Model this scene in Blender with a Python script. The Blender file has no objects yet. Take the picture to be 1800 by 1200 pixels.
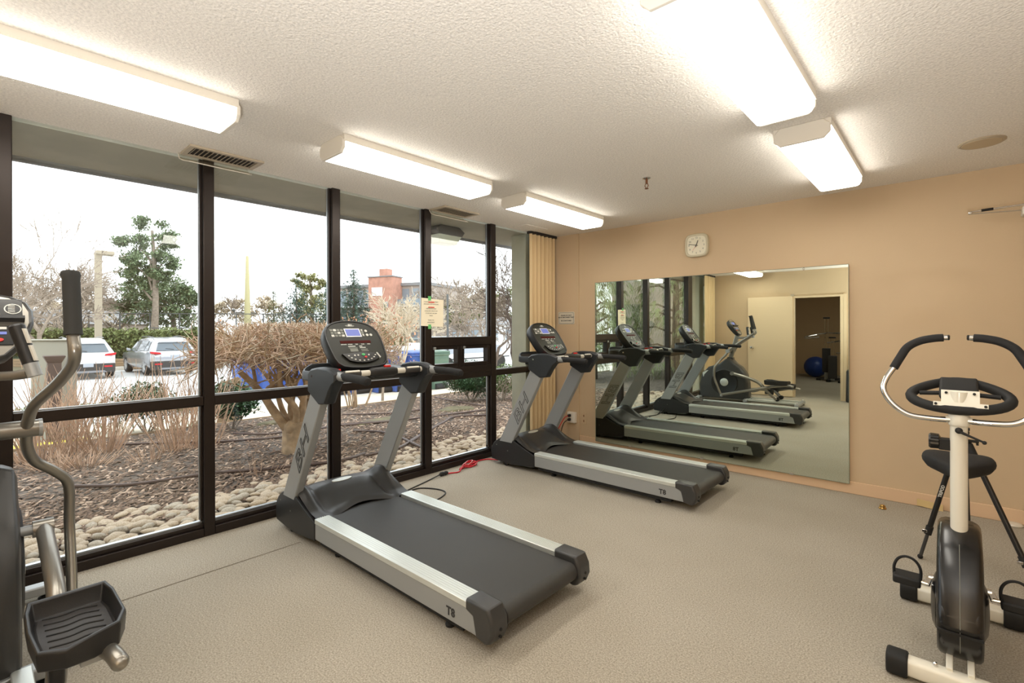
import bpy, math, random
from mathutils import Vector, Matrix, noise as mnoise
R = random.Random(7)
SC = bpy.context.scene
COL = SC.collection
# ---------------------------------------------------------------- camera, world, light, exposure
YAW = math.radians(42.0); ROLL = 0.0035; FPX = 860.0; EYE = 1.36
FW = Vector((-math.sin(YAW), math.cos(YAW), 0)); RT = Vector((math.cos(YAW), math.sin(YAW), 0)); UP = Vector((0, 0, 1))
cam = bpy.data.cameras.new('camera'); camo = bpy.data.objects.new('camera', cam); COL.objects.link(camo)
rx = (RT - UP*ROLL).normalized(); ux = (UP + RT*ROLL).normalized(); bx_ = rx.cross(ux)
m = Matrix((rx, ux, bx_)).transposed().to_4x4(); m.translation = (0, 0, EYE)
camo.matrix_world = m
cam.sensor_width = 36.0; cam.lens = FPX/1800*36; cam.shift_y = -21.6/1800; cam.clip_start = 0.02; cam.clip_end = 500
SC.camera = camo
W = bpy.data.worlds.new('overcast_sky'); SC.world = W; W.use_nodes = True
bgn = W.node_tree.nodes['Background']; bgn.inputs[0].default_value = (0.93, 0.965, 1.0, 1); bgn.inputs[1].default_value = 1.6
vs = SC.view_settings; vs.view_transform = 'Standard'; vs.look = 'None'; vs.exposure = 0.83; vs.gamma = 1.0; vs.use_curve_mapping = False
LAMP = 5.8          # radiance of the fluorescent lenses
# added fill light out of view, aimed up to brighten the ceiling
fl = bpy.data.lights.new('ceiling_fill', 'AREA'); fl.shape = 'DISK'; fl.size = 0.35; fl.energy = 66; fl.color = (0.97, 0.985, 1.0); fl.spread = math.radians(170)
flo = bpy.data.objects.new('ceiling_fill', fl); COL.objects.link(flo); flo.location = (0.3, -0.45, 0.6); flo.rotation_euler = (math.pi, 0, 0)
# ---------------------------------------------------------------- helpers
def lin(c):
    return tuple(((x/255)/12.92 if x/255 <= 0.04045 else ((x/255+0.055)/1.055)**2.4) for x in c)
def newmat(name):
    mt = bpy.data.materials.new(name); mt.use_nodes = True
    return mt, mt.node_tree.nodes, mt.node_tree.links, mt.node_tree.nodes['Principled BSDF']
def mat(name, col, rough=0.5, metal=0.0, var=0.0, vs_=8.0, bump=0.0, bs=200.0, col2=None, spec=None, coat=0.0, det=4.0, stretch=None):
    mt, N, L, B = newmat(name)
    c = lin(col)
    B.inputs['Base Color'].default_value = (*c, 1); B.inputs['Roughness'].default_value = rough; B.inputs['Metallic'].default_value = metal
    if spec is not None: B.inputs['Specular IOR Level'].default_value = spec
    if coat: B.inputs['Coat Weight'].default_value = coat; B.inputs['Coat Roughness'].default_value = 0.1
    tc = N.new('ShaderNodeTexCoord'); src = tc.outputs['Object']
    if stretch:
        mp = N.new('ShaderNodeMapping'); mp.inputs['Scale'].default_value = stretch; L.new(src, mp.inputs[0]); src = mp.outputs[0]
    if var or col2:
        n = N.new('ShaderNodeTexNoise'); n.inputs['Scale'].default_value = vs_; n.inputs['Detail'].default_value = det; L.new(src, n.inputs[0])
        r = N.new('ShaderNodeValToRGB'); L.new(n.outputs[0], r.inputs[0])
        a = c if col2 else tuple(x*(1-var) for x in c); b = lin(col2) if col2 else tuple(min(1, x*(1+var)) for x in c)
        r.color_ramp.elements[0].position = 0.35; r.color_ramp.elements[1].position = 0.65
        r.color_ramp.elements[0].color = (*a, 1); r.color_ramp.elements[1].color = (*b, 1)
        L.new(r.outputs[0], B.inputs['Base Color'])
    if bump:
        n2 = N.new('ShaderNodeTexNoise'); n2.inputs['Scale'].default_value = bs; n2.inputs['Detail'].default_value = 3; L.new(src, n2.inputs[0])
        bp = N.new('ShaderNodeBump'); bp.inputs['Strength'].default_value = bump; bp.inputs['Distance'].default_value = 0.007 if name == 'popcorn_ceiling' else 0.004
        L.new(n2.outputs[0], bp.inputs['Height']); L.new(bp.outputs[0], B.inputs['Normal'])
    return mt
def emis(name, col, s):
    mt, N, L, B = newmat(name); B.inputs['Base Color'].default_value = (*lin(col), 1)
    B.inputs['Emission Color'].default_value = (*lin(col), 1); B.inputs['Emission Strength'].default_value = s; return mt
def glassmat(name, tint, ior=1.45, mixmin=0.0):
    mt = bpy.data.materials.new(name); mt.use_nodes = True; N = mt.node_tree.nodes; L = mt.node_tree.links; N.clear()
    o = N.new('ShaderNodeOutputMaterial'); mx = N.new('ShaderNodeMixShader'); t = N.new('ShaderNodeBsdfTransparent'); g = N.new('ShaderNodeBsdfGlossy')
    t.inputs[0].default_value = (*tint, 1); g.inputs['Roughness'].default_value = 0.0; g.inputs[0].default_value = (1, 1, 1, 1)
    lw = N.new('ShaderNodeLayerWeight'); lw.inputs[0].default_value = 0.5
    pw = N.new('ShaderNodeMath'); pw.operation = 'POWER'; pw.inputs[1].default_value = 5; L.new(lw.outputs['Facing'], pw.inputs[0])
    ml = N.new('ShaderNodeMath'); ml.operation = 'MULTIPLY_ADD'; ml.inputs[1].default_value = 0.9; ml.inputs[2].default_value = 0.035; L.new(pw.outputs[0], ml.inputs[0])
    L.new(ml.outputs[0], mx.inputs[0]); L.new(t.outputs[0], mx.inputs[1]); L.new(g.outputs[0], mx.inputs[2]); L.new(mx.outputs[0], o.inputs[0])
    return mt
def frame_from(d):
    d = d.normalized(); a = Vector((0, 0, 1)) if abs(d.z) < 0.9 else Vector((1, 0, 0))
    x = a.cross(d).normalized(); return x, d.cross(x)
class MB:
    def __init__(s): s.v = []; s.f = []
    def add(s, vs, fs):
        o = len(s.v); s.v += [tuple(v) for v in vs]; s.f += [tuple(i+o for i in f) for f in fs]; return s
    def box(s, x0, x1, y0, y1, z0, z1):
        return s.add([(x0,y0,z0),(x1,y0,z0),(x1,y1,z0),(x0,y1,z0),(x0,y0,z1),(x1,y0,z1),(x1,y1,z1),(x0,y1,z1)],
                     [(0,3,2,1),(4,5,6,7),(0,1,5,4),(1,2,6,5),(2,3,7,6),(3,0,4,7)])
    def obox(s, c, ax, ay, az):
        c, ax, ay, az = map(Vector, (c, ax, ay, az)); P = [c+i*ax+j*ay+k*az for k in (-1,1) for j in (-1,1) for i in (-1,1)]
        return s.add(P, [(0,2,3,1),(4,5,7,6),(0,1,5,4),(1,3,7,5),(3,2,6,7),(2,0,4,6)])
    def bar(s, a, b, w, t, up=(0,0,1)):
        a, b = Vector(a), Vector(b); d = b-a; u = Vector(up); sd = d.cross(u).normalized(); n = sd.cross(d).normalized()
        return s.obox((a+b)/2, d/2, sd*w/2, n*t/2)
    def prism(s, poly, axis, a, b):
        n = len(poly)
        def P(p, t):
            return {'x': (t, p[0], p[1]), 'y': (p[0], t, p[1]), 'z': (p[0], p[1], t)}[axis]
        vs = [P(p, a) for p in poly]+[P(p, b) for p in poly]
        return s.add(vs, [tuple(range(n))[::-1], tuple(range(n, 2*n))]+[(i, (i+1) % n, n+(i+1) % n, n+i) for i in range(n)])
    def ring(s, rings, closed=True, cap=True):
        n = len(rings[0]); vs = [p for r in rings for p in r]; fs = []
        for k in range(len(rings)-1):
            for i in range(n if closed else n-1):
                j = (i+1) % n; fs.append((k*n+i, k*n+j, (k+1)*n+j, (k+1)*n+i))
        if cap and closed: fs += [tuple(range(n))[::-1], tuple((len(rings)-1)*n+i for i in range(n))]
        return s.add(vs, fs)
    def tube(s, pts, r, n=12, cap=True, sy=1.0):
        pts = [Vector(p) for p in pts]; rr = r if isinstance(r, (list, tuple)) else [r]*len(pts)
        x = None; rings = []
        for i, p in enumerate(pts):
            d = (pts[min(i+1, len(pts)-1)]-pts[max(i-1, 0)])
            if d.length < 1e-9: d = Vector((0, 0, 1))
            d.normalize()
            if x is None: x, y = frame_from(d)
            else:
                x = (x-d*x.dot(d)); x = x.normalized() if x.length > 1e-6 else frame_from(d)[0]; y = d.cross(x)
            rings.append([p+(x*math.cos(2*math.pi*k/n)+y*math.sin(2*math.pi*k/n)*sy)*rr[i] for k in range(n)])
        return s.ring(rings, True, cap)
    def cyl(s, a, b, r, n=20, r2=None): return s.tube([a, b], [r, r if r2 is None else r2], n)
    def lathe(s, prof, c, axis=(0,0,1), n=24):
        ax = Vector(axis).normalized(); x, y = frame_from(ax); c = Vector(c)
        return s.ring([[c+ax*h+(x*math.cos(2*math.pi*k/n)+y*math.sin(2*math.pi*k/n))*max(r, 1e-4) for k in range(n)] for r, h in prof])
    def ball(s, c, r, n=12, m_=8):
        rx_, ry, rz = (r, r, r) if isinstance(r, (int, float)) else r
        return s.ring([[(c[0]+rx_*math.sin(a)*math.cos(2*math.pi*k/n), c[1]+ry*math.sin(a)*math.sin(2*math.pi*k/n), c[2]-rz*math.cos(a)) for k in range(n)]
                       for a in [max(0.02, min(math.pi-0.02, math.pi*i/m_)) for i in range(m_+1)]])
    def grid(s, fn, nu, nv, closed=False):
        vs = [fn(i/nu, j/nv) for i in range(nu+1) for j in range(nv+1)]
        return s.add(vs, [(i*(nv+1)+j, (i+1)*(nv+1)+j, (i+1)*(nv+1)+j+1, i*(nv+1)+j+1) for i in range(nu) for j in range(nv)])
    def build(s, name, mt, parent=None, loc=None, bevel=0.0, bseg=2, smooth=35, sub=0, solid=0, flip=False, **props):
        me = bpy.data.meshes.new(name)
        o_ = Vector(loc) if loc is not None else Vector((0, 0, 0))
        if parent is not None and loc is None: o_ = Vector(parent.get('_org', (0, 0, 0)))
        me.from_pydata([tuple(Vector(v)-o_) for v in s.v], [], s.f); me.validate()
        if smooth:
            me.shade_smooth(); me.set_sharp_from_angle(angle=math.radians(smooth))
        me.materials.append(mt)
        o = bpy.data.objects.new(name, me); COL.objects.link(o)
        if parent is not None: o.parent = parent
        else: o.location = o_
        o['_org'] = tuple(o_)
        if bevel:
            b = o.modifiers.new('bevel', 'BEVEL'); b.width = bevel; b.segments = bseg; b.limit_method = 'ANGLE'; b.angle_limit = math.radians(30)
            b.harden_normals = False
        if sub:
            q = o.modifiers.new('sub', 'SUBSURF'); q.levels = sub; q.render_levels = sub
        for k, v in props.items(): o[k] = v
        return o
def thing(name, label, cat, loc=(0,0,0), group=None, kind=None):
    o = bpy.data.objects.new(name, None); COL.objects.link(o); o.location = loc; o['_org'] = (0.0, 0.0, 0.0) if False else tuple(float(x) for x in loc)
    if label: o['label'] = label
    if cat: o['category'] = cat
    if group: o['group'] = group
    if kind: o['kind'] = kind
    return o
def tag(o, label, cat, group=None, kind=None):
    o['label'] = label; o['category'] = cat
    if group: o['group'] = group
    if kind: o['kind'] = kind
    return o
def copy_tree(o, parent=None):
    c = o.copy(); COL.objects.link(c); c.parent = parent
    for ch in o.children: copy_tree(ch, c)
    return c
def setorg(o, org): o['_org'] = org
def bez(pts, n=8):
    P = [Vector(p) for p in pts]; out = []
    for i in range(len(P)-1):
        p0 = P[max(i-1, 0)]; p1 = P[i]; p2 = P[i+1]; p3 = P[min(i+2, len(P)-1)]
        for k in range(n):
            t = k/n; out.append(0.5*((2*p1)+(p2-p0)*t+(2*p0-5*p1+4*p2-p3)*t*t+(3*p1-p0-3*p2+p3)*t**3))
    out.append(P[-1]); return out
def text(s, size, org, ux_, uy_, name, mt, parent, ext=0.0006, align='CENTER', outline=0.0, shear=0.0, bold=0.0, wide=1.0):
    cu = bpy.data.curves.new(name, 'FONT'); cu.body = s; cu.size = size; cu.align_x = align; cu.align_y = 'CENTER'; cu.shear = shear
    cu.resolution_u = 2
    if outline: cu.fill_mode = 'NONE'; cu.bevel_depth = outline; cu.bevel_resolution = 0
    else: cu.extrude = ext; cu.offset = bold
    o = bpy.data.objects.new(name, cu); COL.objects.link(o)
    dg = bpy.context.evaluated_depsgraph_get(); me = bpy.data.meshes.new_from_object(o.evaluated_get(dg)); bpy.data.objects.remove(o)
    ux_, uy_ = Vector(ux_).normalized(), Vector(uy_).normalized(); uz = ux_.cross(uy_)
    M = Matrix((ux_, uy_, uz)).transposed().to_4x4(); M.translation = Vector(org)-Vector(parent.get('_org', (0, 0, 0)))
    me.transform(M @ Matrix.Diagonal((wide, 1, 1, 1))); me.materials.clear(); me.materials.append(mt)
    ob = bpy.data.objects.new(name, me); COL.objects.link(ob); ob.parent = parent; ob['_org'] = parent.get('_org', (0, 0, 0)); return ob
def ray(u, v):
    t = (u-900)/FPX; s_ = (578.4-ROLL*(u-900)-v)/FPX
    return FW+RT*t+UP*s_
def at(u, v, d):                         # world point seen at photo position u, v at depth d
    r = ray(u, v); return Vector((r.x*d, r.y*d, EYE+r.z*d))
def gz(x): return max(-0.6, -0.03-0.06*(-x-3.7)) if x < -3.7 else -0.03
def groundat(u, d):
    r = FW+RT*((u-900)/FPX); p = r*d; return Vector((p.x, p.y, gz(p.x)))
# ---------------------------------------------------------------- materials
M = {}
M['wall'] = mat('tan_wall_paint', (206, 182, 149), 0.75, var=0.03, vs_=1.5, bump=0.12, bs=150)
M['trim'] = mat('pale_peach_trim', (222, 190, 155), 0.6)
M['doorp'] = mat('cream_door_paint', (226, 203, 168), 0.55)
M['ceil'] = mat('popcorn_ceiling', (238, 233, 225), 0.85, var=0.09, vs_=100, bump=0.9, bs=85, det=2)
def carpet():
    mt, N, L, B = newmat('beige_carpet'); B.inputs['Roughness'].default_value = 0.95; B.inputs['Specular IOR Level'].default_value = 0.15
    tc = N.new('ShaderNodeTexCoord'); n = N.new('ShaderNodeTexNoise'); n.inputs['Scale'].default_value = 150; n.inputs['Detail'].default_value = 5
    n2 = N.new('ShaderNodeTexNoise'); n2.inputs['Scale'].default_value = 1.1; n2.inputs['Detail'].default_value = 3
    L.new(tc.outputs['Object'], n.inputs[0]); L.new(tc.outputs['Object'], n2.inputs[0])
    r = N.new('ShaderNodeValToRGB'); r.color_ramp.elements[0].position = 0.3; r.color_ramp.elements[1].position = 0.7
    r.color_ramp.elements[0].color = (*lin((140, 133, 120)), 1); r.color_ramp.elements[1].color = (*lin((196, 188, 174)), 1)
    L.new(n.outputs[0], r.inputs[0])
    r2 = N.new('ShaderNodeValToRGB'); r2.color_ramp.elements[0].position = 0.35; r2.color_ramp.elements[1].position = 0.65
    r2.color_ramp.elements[0].color = (0.9, 0.89, 0.87, 1); r2.color_ramp.elements[1].color = (1, 1, 1, 1); L.new(n2.outputs[0], r2.inputs[0])
    mx = N.new('ShaderNodeMix'); mx.data_type = 'RGBA'; mx.blend_type = 'MULTIPLY'; mx.inputs[0].default_value = 1
    L.new(r.outputs[0], mx.inputs[6]); L.new(r2.outputs[0], mx.inputs[7]); L.new(mx.outputs[2], B.inputs['Base Color'])
    bp = N.new('ShaderNodeBump'); bp.inputs['Strength'].default_value = 0.5; bp.inputs['Distance'].default_value = 0.004
    L.new(n.outputs[0], bp.inputs['Height']); L.new(bp.outputs[0], B.inputs['Normal']); return mt
M['carpet'] = carpet()
M['seam'] = mat('carpet_seam', (112, 98, 80), 0.95)
M['bronze'] = mat('dark_bronze_aluminium', (46, 38, 34), 0.35, 0.5)
M['bronze_edge'] = mat('aluminium_and_highlight', (190, 196, 200), 0.35, 0.9)
M['glass'] = glassmat('window_glass', (0.97, 0.985, 0.975))
M['soffit'] = mat('soffit_stucco', (168, 166, 152), 0.85, var=0.08, vs_=3, bump=0.2, bs=120)
M['soffit_edge'] = mat('soffit_drip_edge', (120, 120, 122), 0.6)
M['column'] = mat('grey_green_concrete', (168, 168, 152), 0.85, var=0.05, vs_=6, bump=0.2, bs=90)
M['curtain'] = mat('beige_curtain_cloth', (218, 192, 148), 0.8, bump=0.2, bs=300)
M['lens'] = emis('lit_fluorescent_lens', (255, 250, 240), LAMP)
M['white'] = mat('white_enamel', (232, 226, 214), 0.45)
M['wmetal'] = mat('cream_white_steel', (232, 228, 214), 0.28, coat=0.4)
M['vent'] = mat('almond_vent_metal', (178, 164, 142), 0.45)
M['dark'] = mat('dark_recess', (40, 34, 30), 0.8)
M['clear'] = glassmat('clear_plastic', (0.93, 0.92, 0.88), 1.5)
M['clearedge'] = mat('clear_plastic_edge', (215, 208, 195), 0.2)
M['mirror'] = mat('mirror_silver', (226, 234, 224), 0.0, 1.0)
M['mback'] = mat('mirror_edge', (120, 128, 112), 0.3)
M['blackp'] = mat('black_moulded_plastic', (29, 29, 30), 0.4, bump=0.12, bs=400)
M['charcoal'] = mat('charcoal_moulded_plastic', (56, 56, 56), 0.36, bump=0.1, bs=500)
M['gloss'] = mat('black_gloss_plastic', (16, 16, 17), 0.27, coat=0.15)
M['head'] = mat('slate_black_plastic', (37, 40, 44), 0.45)
M['grip'] = mat('black_foam_grip', (28, 28, 29), 0.8, bump=0.25, bs=300)
M['ribgrip'] = mat('ribbed_rubber_grip', (44, 44, 42), 0.7)
M['silver'] = mat('silver_painted_steel', (164, 167, 168), 0.4, 0.35)
M['silver2'] = mat('satin_silver_tube', (150, 146, 138), 0.3, 0.75)
M['alu'] = mat('brushed_aluminium', (222, 226, 222), 0.35, 0.6, var=0.03, vs_=60, stretch=(0.3, 40, 1))
M['belt'] = mat('rubber_running_belt', (50, 49, 47), 0.45, var=0.10, vs_=3, bump=0.35, bs=900)
M['rubber'] = mat('black_rubber', (24, 24, 24), 0.7)
M['panel'] = mat('console_face', (42, 43, 37), 0.42, spec=0.25)
M['lcd'] = emis('blue_lcd', (82, 92, 150), 0.55)
M['lcdframe'] = mat('lcd_frame', (214, 216, 222), 0.3)
M['led'] = mat('dark_red_led_window', (70, 24, 20), 0.6, spec=0.1)
M['print'] = mat('white_print', (205, 205, 198), 0.5)
M['greyprint'] = mat('grey_print', (120, 122, 114), 0.5)
M['red'] = mat('red_plastic', (214, 32, 24), 0.4)
M['green'] = mat('green_key', (60, 170, 90), 0.4)
M['hand'] = mat('sensor_grip_white', (214, 210, 198), 0.35)
M['chrome'] = mat('chrome', (225, 225, 225), 0.06, 1.0)
M['blacktube'] = mat('black_painted_tube', (22, 21, 21), 0.35)
M['ink'] = mat('dark_ink', (48, 48, 50), 0.6)
M['redink'] = mat('red_ink', (226, 70, 62), 0.6)
M['paper'] = mat('cream_paper', (250, 240, 214), 0.8)
M['tape'] = mat('green_tape', (110, 196, 120), 0.6)
M['sign'] = mat('sign_plate', (214, 208, 192), 0.4)
M['clock'] = mat('clock_case', (206, 198, 172), 0.4); M['dial'] = mat('clock_dial', (236, 230, 208), 0.5)
M['brass'] = mat('brass', (176, 140, 80), 0.3, 0.9); M['rust'] = mat('rusty_brass', (122, 78, 50), 0.6, 0.4)
M['speaker'] = mat('beige_grille', (196, 178, 148), 0.7, bump=0.5, bs=500)
M['redcord'] = mat('red_cord', (196, 26, 40), 0.4); M['blackcord'] = mat('black_cord', (26, 24, 22), 0.45); M['pinkcord'] = mat('cord_stripe', (238, 170, 170), 0.5)
M['blue'] = mat('blue_vinyl', (38, 70, 150), 0.35)
M['card'] = mat('cardboard', (210, 184, 130), 0.8)
M['otherwall'] = mat('tan_wall_other_room', (206, 178, 142), 0.8)
# outdoors; far trees coloured paler in place of window glare and haze
M['soil'] = mat('dark_mulch_soil', (70, 60, 52), 0.95, bump=0.9, bs=60, col2=(116, 104, 94), vs_=14)
M['chip1'] = mat('bark_chips_brown', (122, 100, 84), 0.9, var=0.5, vs_=40); M['chip2'] = mat('bark_chips_pale', (196, 170, 148), 0.9, var=0.25, vs_=30)
M['stone'] = mat('river_stone', (180, 158, 132), 0.7, bump=0.3, bs=60, col2=(210, 192, 168), vs_=9)
M['stone2'] = mat('grey_river_stone', (170, 156, 138), 0.7, bump=0.3, bs=60, col2=(200, 188, 170), vs_=7)
M['conc'] = mat('pale_concrete', (222, 210, 190), 0.9, var=0.05, vs_=2, bump=0.2, bs=80)
M['asph'] = mat('pale_asphalt', (206, 205, 203), 0.9, var=0.06, vs_=1.2, bump=0.3, bs=60)
M['kerb'] = mat('kerb_concrete', (214, 208, 196), 0.9)
M['yellow'] = mat('yellow_line_paint', (238, 214, 84), 0.7)
M['hose'] = mat('brown_drip_hose', (88, 68, 60), 0.5)
M['moss'] = mat('moss_green', (112, 106, 74), 0.95, bump=0.8, bs=60, col2=(90, 80, 62), vs_=10)
M['bark'] = mat('grey_brown_bark', (150, 136, 122), 0.9, var=0.2, vs_=8)
M['barkpale'] = mat('pale_twig_bark', (206, 192, 170), 0.9, var=0.1, vs_=5)
M['barkdark'] = mat('dark_twig_bark', (96, 84, 76), 0.9, var=0.2, vs_=5)
M['hazel'] = mat('tan_hazel_bark', (176, 150, 120), 0.85, var=0.25, vs_=10)
M['stem'] = mat('straw_stem', (196, 166, 142), 0.85, var=0.25, vs_=6)
M['leafg'] = mat('dark_green_leaf', (60, 88, 54), 0.6, var=0.35, vs_=12); M['leafg2'] = mat('mid_green_leaf', (98, 122, 68), 0.7, var=0.3, vs_=6)
M['pine'] = mat('pine_needles', (122, 138, 102), 0.8, var=0.3, vs_=1.2); M['spruce'] = mat('blue_spruce', (104, 128, 114), 0.8, var=0.25, vs_=2)
M['cedar'] = mat('golden_cedar', (158, 156, 108), 0.8, var=0.25, vs_=2); M['hedge'] = mat('hedge_green', (118, 128, 78), 0.8, var=0.3, vs_=2)
M['droop'] = mat('pale_needle_leaf', (134, 146, 102), 0.75, var=0.3, vs_=3)
M['oak'] = mat('dead_orange_leaf', (196, 142, 110), 0.8, var=0.25, vs_=10)
M['brick'] = mat('red_brick', (192, 142, 124), 0.9, var=0.12, vs_=2); M['brickgrey'] = mat('grey_brown_brick', (176, 164, 156), 0.9, var=0.1, vs_=1)
M['slab'] = mat('white_balcony_slab', (222, 222, 222), 0.8); M['bglass'] = mat('dark_window', (138, 150, 160), 0.15)
M['roof'] = mat('grey_roof', (140, 140, 142), 0.8)
M['fence'] = mat('dark_fence', (96, 98, 98), 0.6, 0.3); M['fencel'] = mat('galvanised_fence', (196, 202, 204), 0.5, 0.3)
M['wood'] = mat('weathered_timber', (150, 126, 98), 0.9, var=0.15, vs_=3, stretch=(1, 0.1, 4))
M['carw'] = mat('white_car_paint', (232, 234, 236), 0.15, coat=0.8); M['cars'] = mat('silver_car_paint', (186, 188, 192), 0.22, 0.6, coat=0.8)
M['cglass'] = mat('car_glass', (96, 108, 118), 0.05, coat=0.5); M['ctrim'] = mat('car_black_trim', (56, 54, 54), 0.6)
M['tail'] = mat('tail_light', (200, 36, 44), 0.2); M['plate'] = mat('number_plate', (170, 176, 186), 0.5); M['rim'] = mat('alloy_rim', (150, 152, 156), 0.3, 0.8)
M['bin'] = mat('blue_bin', (66, 98, 172), 0.5); M['bing'] = mat('green_bin', (96, 122, 104), 0.5); M['bags'] = mat('white_bag', (232, 234, 240), 0.6)
M['pole'] = mat('tan_pole', (172, 160, 140), 0.8); M['yelpole'] = mat('yellow_pole', (202, 192, 146), 0.7)
M['box'] = mat('grey_cabinet', (166, 164, 152), 0.7); M['brownp'] = mat('brown_bin', (94, 78, 72), 0.7)
# ================================================================= room shell
H = 2.49; XW = -3.66; YW = 4.86; YB = -1.28; XR = 3.0
def struct(o): o['kind'] = 'structure'; return o
struct(MB().box(XW-0.12, XR+0.1, -7.2, YW+0.1, -0.12, 0).build('floor', M['carpet'], smooth=0))
struct(MB().box(XW-0.02, XR+0.1, -7.2, YW+0.1, H, H+0.12).build('ceiling', M['ceil'], smooth=0))
struct(MB().box(XW-0.5, XR+0.1, YW, YW+0.12, 0, H).build('wall_far', M['wall'], smooth=0))
struct(MB().box(XR, XR+0.12, -7.1, YW, 0, H).build('wall_right', M['wall'], smooth=0))
struct(MB().box(XW, -2.15, YB-0.12, YB, 0, H).box(-1.29, XR, YB-0.12, YB, 0, H).box(-2.15, -1.29, YB-0.12, YB, 1.99, H).build('wall_back', M['wall'], smooth=0))
struct(MB().box(XW-0.12, XR, -7.2, -7.08, 0, H).build('wall_other_room_far', M['otherwall'], smooth=0))
struct(MB().box(XW-0.12, XW, -7.1, YB-0.12, 0, H).build('wall_other_room_left', M['otherwall'], smooth=0))
# the slightly proud narrow panel of the far wall beside the curtain
struct(MB().box(XW, -3.295, YW-0.02, YW, 0, H).build('trim_1', M['wall'], smooth=0))
struct(MB().box(-3.29, XR, YW-0.014, YW, 0, 0.10).build('baseboard_far', M['trim'], bevel=0.004))
struct(MB().box(-1.22, XR, YB, YB+0.014, 0, 0.10).box(XW, -2.22, YB, YB+0.014, 0, 0.10).build('baseboard_back', M['trim'], bevel=0.004))
struct(MB().box(XR-0.014, XR, YB, YW, 0, 0.10).build('baseboard_right', M['trim'], bevel=0.004))
# door frame and open leaf behind the camera (seen in the mirror)
struct(MB().box(-2.148, -2.10, YB-0.13, YB+0.02, 0, 1.955).box(-1.34, -1.292, YB-0.13, YB+0.02, 0, 1.955).box(-2.148, -1.292, YB-0.13, YB+0.02, 1.955, 1.988)
       .box(-1.29, -1.24, YB+0.001, YB+0.019, 0, 2.0).build('trim_2', M['doorp']))
d1 = thing('door_1', None, None, (-2.12, YB+0.045, 0), kind='structure')
MB().box(-2.93, -2.12, YB+0.025, YB+0.065, 0.01, 1.99).build('door_leaf', M['doorp'], d1, bevel=0.003)
MB().lathe([(0.03, 0), (0.03, 0.008), (0.012, 0.012), (0.012, 0.04), (0.026, 0.048), (0.03, 0.065), (0.02, 0.08), (0.001, 0.083)], (-2.85, YB+0.065, 0.97), (0, 1, 0)).build('door_knob', M['chrome'], d1)
MB().box(-2.155, -2.095, YB+0.02, YB+0.03, 1.985, 2.03).build('door_closer_bracket', M['vent'], d1)
# carpet seam, a shallow groove line
struct(MB().add([(-3.115, -0.6, 0.0015), (-3.109, -0.6, 0.0015), (-3.106, 1.42, 0.0015), (-3.112, 1.42, 0.0015)], [(0, 1, 2, 3)]).build('trim_3', M['seam'], smooth=0))
# ---------------------------------------------------------------- window wall
mull = [(-0.06, 0.155), (1.035, 1.10), (1.935, 2.005), (2.858, 2.93), (3.735, 3.81), (4.48, 4.54)]
XG = -3.72
def mullion(w, y0, y1, z0=0.0, z1=H):
    MB().box(XG-0.03, XW, y0, y1, z0, z1).build('mullion', M['bronze'], w, bevel=0.004)
    MB().box(XG-0.012, XG+0.03, y0-0.014, y0, z0+0.1, z1).build('glazing_bead', M['bronze'], w, bevel=0.002)
    MB().box(XG-0.002, XG+0.008, y0-0.017, y0-0.011, z0+0.12, z1).build('bead_highlight_strip', M['bronze_edge'], w)  # pale strip modelled as the highlight on the bead
def pane(w, y0, y1, z0, z1, name='pane'):
    MB().box(XG-0.003, XG+0.003, y0, y1, z0, z1).build(name, M['glass'], w, smooth=0)
RZ0, RZ1 = 0.865, 0.925
bays = [(-1.16, -0.06), (0.155, 1.035), (1.10, 1.935), (2.005, 2.858), (2.93, 3.735), (3.81, 4.48)]
for i, (y0, y1) in enumerate(bays):
    w = thing('window_%d' % (i+1), None, None, (XW, (y0+y1)/2, 0), kind='structure')
    mullion(w, *mull[i])
    if i == 5: mullion(w, 4.48, 4.54)
    if i == 0: mullion(w, -1.20, -1.16)
    MB().box(XG-0.04, XW, y0, y1, 0, 0.055).box(XG-0.03, XG+0.035, y0, y1, 0.055, 0.082).build('sill', M['bronze'], w, bevel=0.003)
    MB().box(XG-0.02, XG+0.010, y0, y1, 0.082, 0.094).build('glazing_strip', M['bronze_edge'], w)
    MB().box(XG-0.03, XW-0.005, y0, y1, RZ0, RZ1).box(XG-0.03, XW-0.018, y0, y1, RZ0-0.006, RZ0+0.012).build('rail', M['bronze'], w, bevel=0.003)
    MB().box(XG-0.01, XG+0.012, y0, y1, RZ1, RZ1+0.006).build('rail_highlight_strip', M['bronze_edge'], w)  # pale strip stands in for the highlight along the rail
    pane(w, y0, y1, 0.082, RZ0)
    if i != 4: pane(w, y0, y1, RZ1, H)
    else:
        pane(w, y0, y1, 1.285, H)
        MB().box(XG-0.03, XW, y0, y1, 1.20, 1.285).box(XG-0.03, XW-0.004, y0, y1, RZ1, 0.99).build('vent_frame', M['bronze'], w, bevel=0.004)
        ym = (y0+y1)/2-0.02
        for a, b in ((y0, ym), (ym, y1)):
            s_ = MB()
            for q in ((a, a+0.045, 0.99, 1.2), (b-0.045, b, 0.99, 1.2), (a+0.045, b-0.045, 0.99, 1.025), (a+0.045, b-0.045, 1.165, 1.2)):
                s_.box(XG-0.02, XW-0.01, *q)
            sh = s_.build('vent_sash', M['bronze'], w, bevel=0.004)
            MB().box(XG-0.003, XG+0.003, a+0.045, b-0.045, 1.025, 1.165).build('vent_pane', M['glass'], sh, smooth=0)
            MB().box(XW-0.01, XW+0.006, a+0.02, a+0.05, 1.165, 1.19).build('vent_latch', M['bronze_edge'], sh, bevel=0.002)
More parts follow.
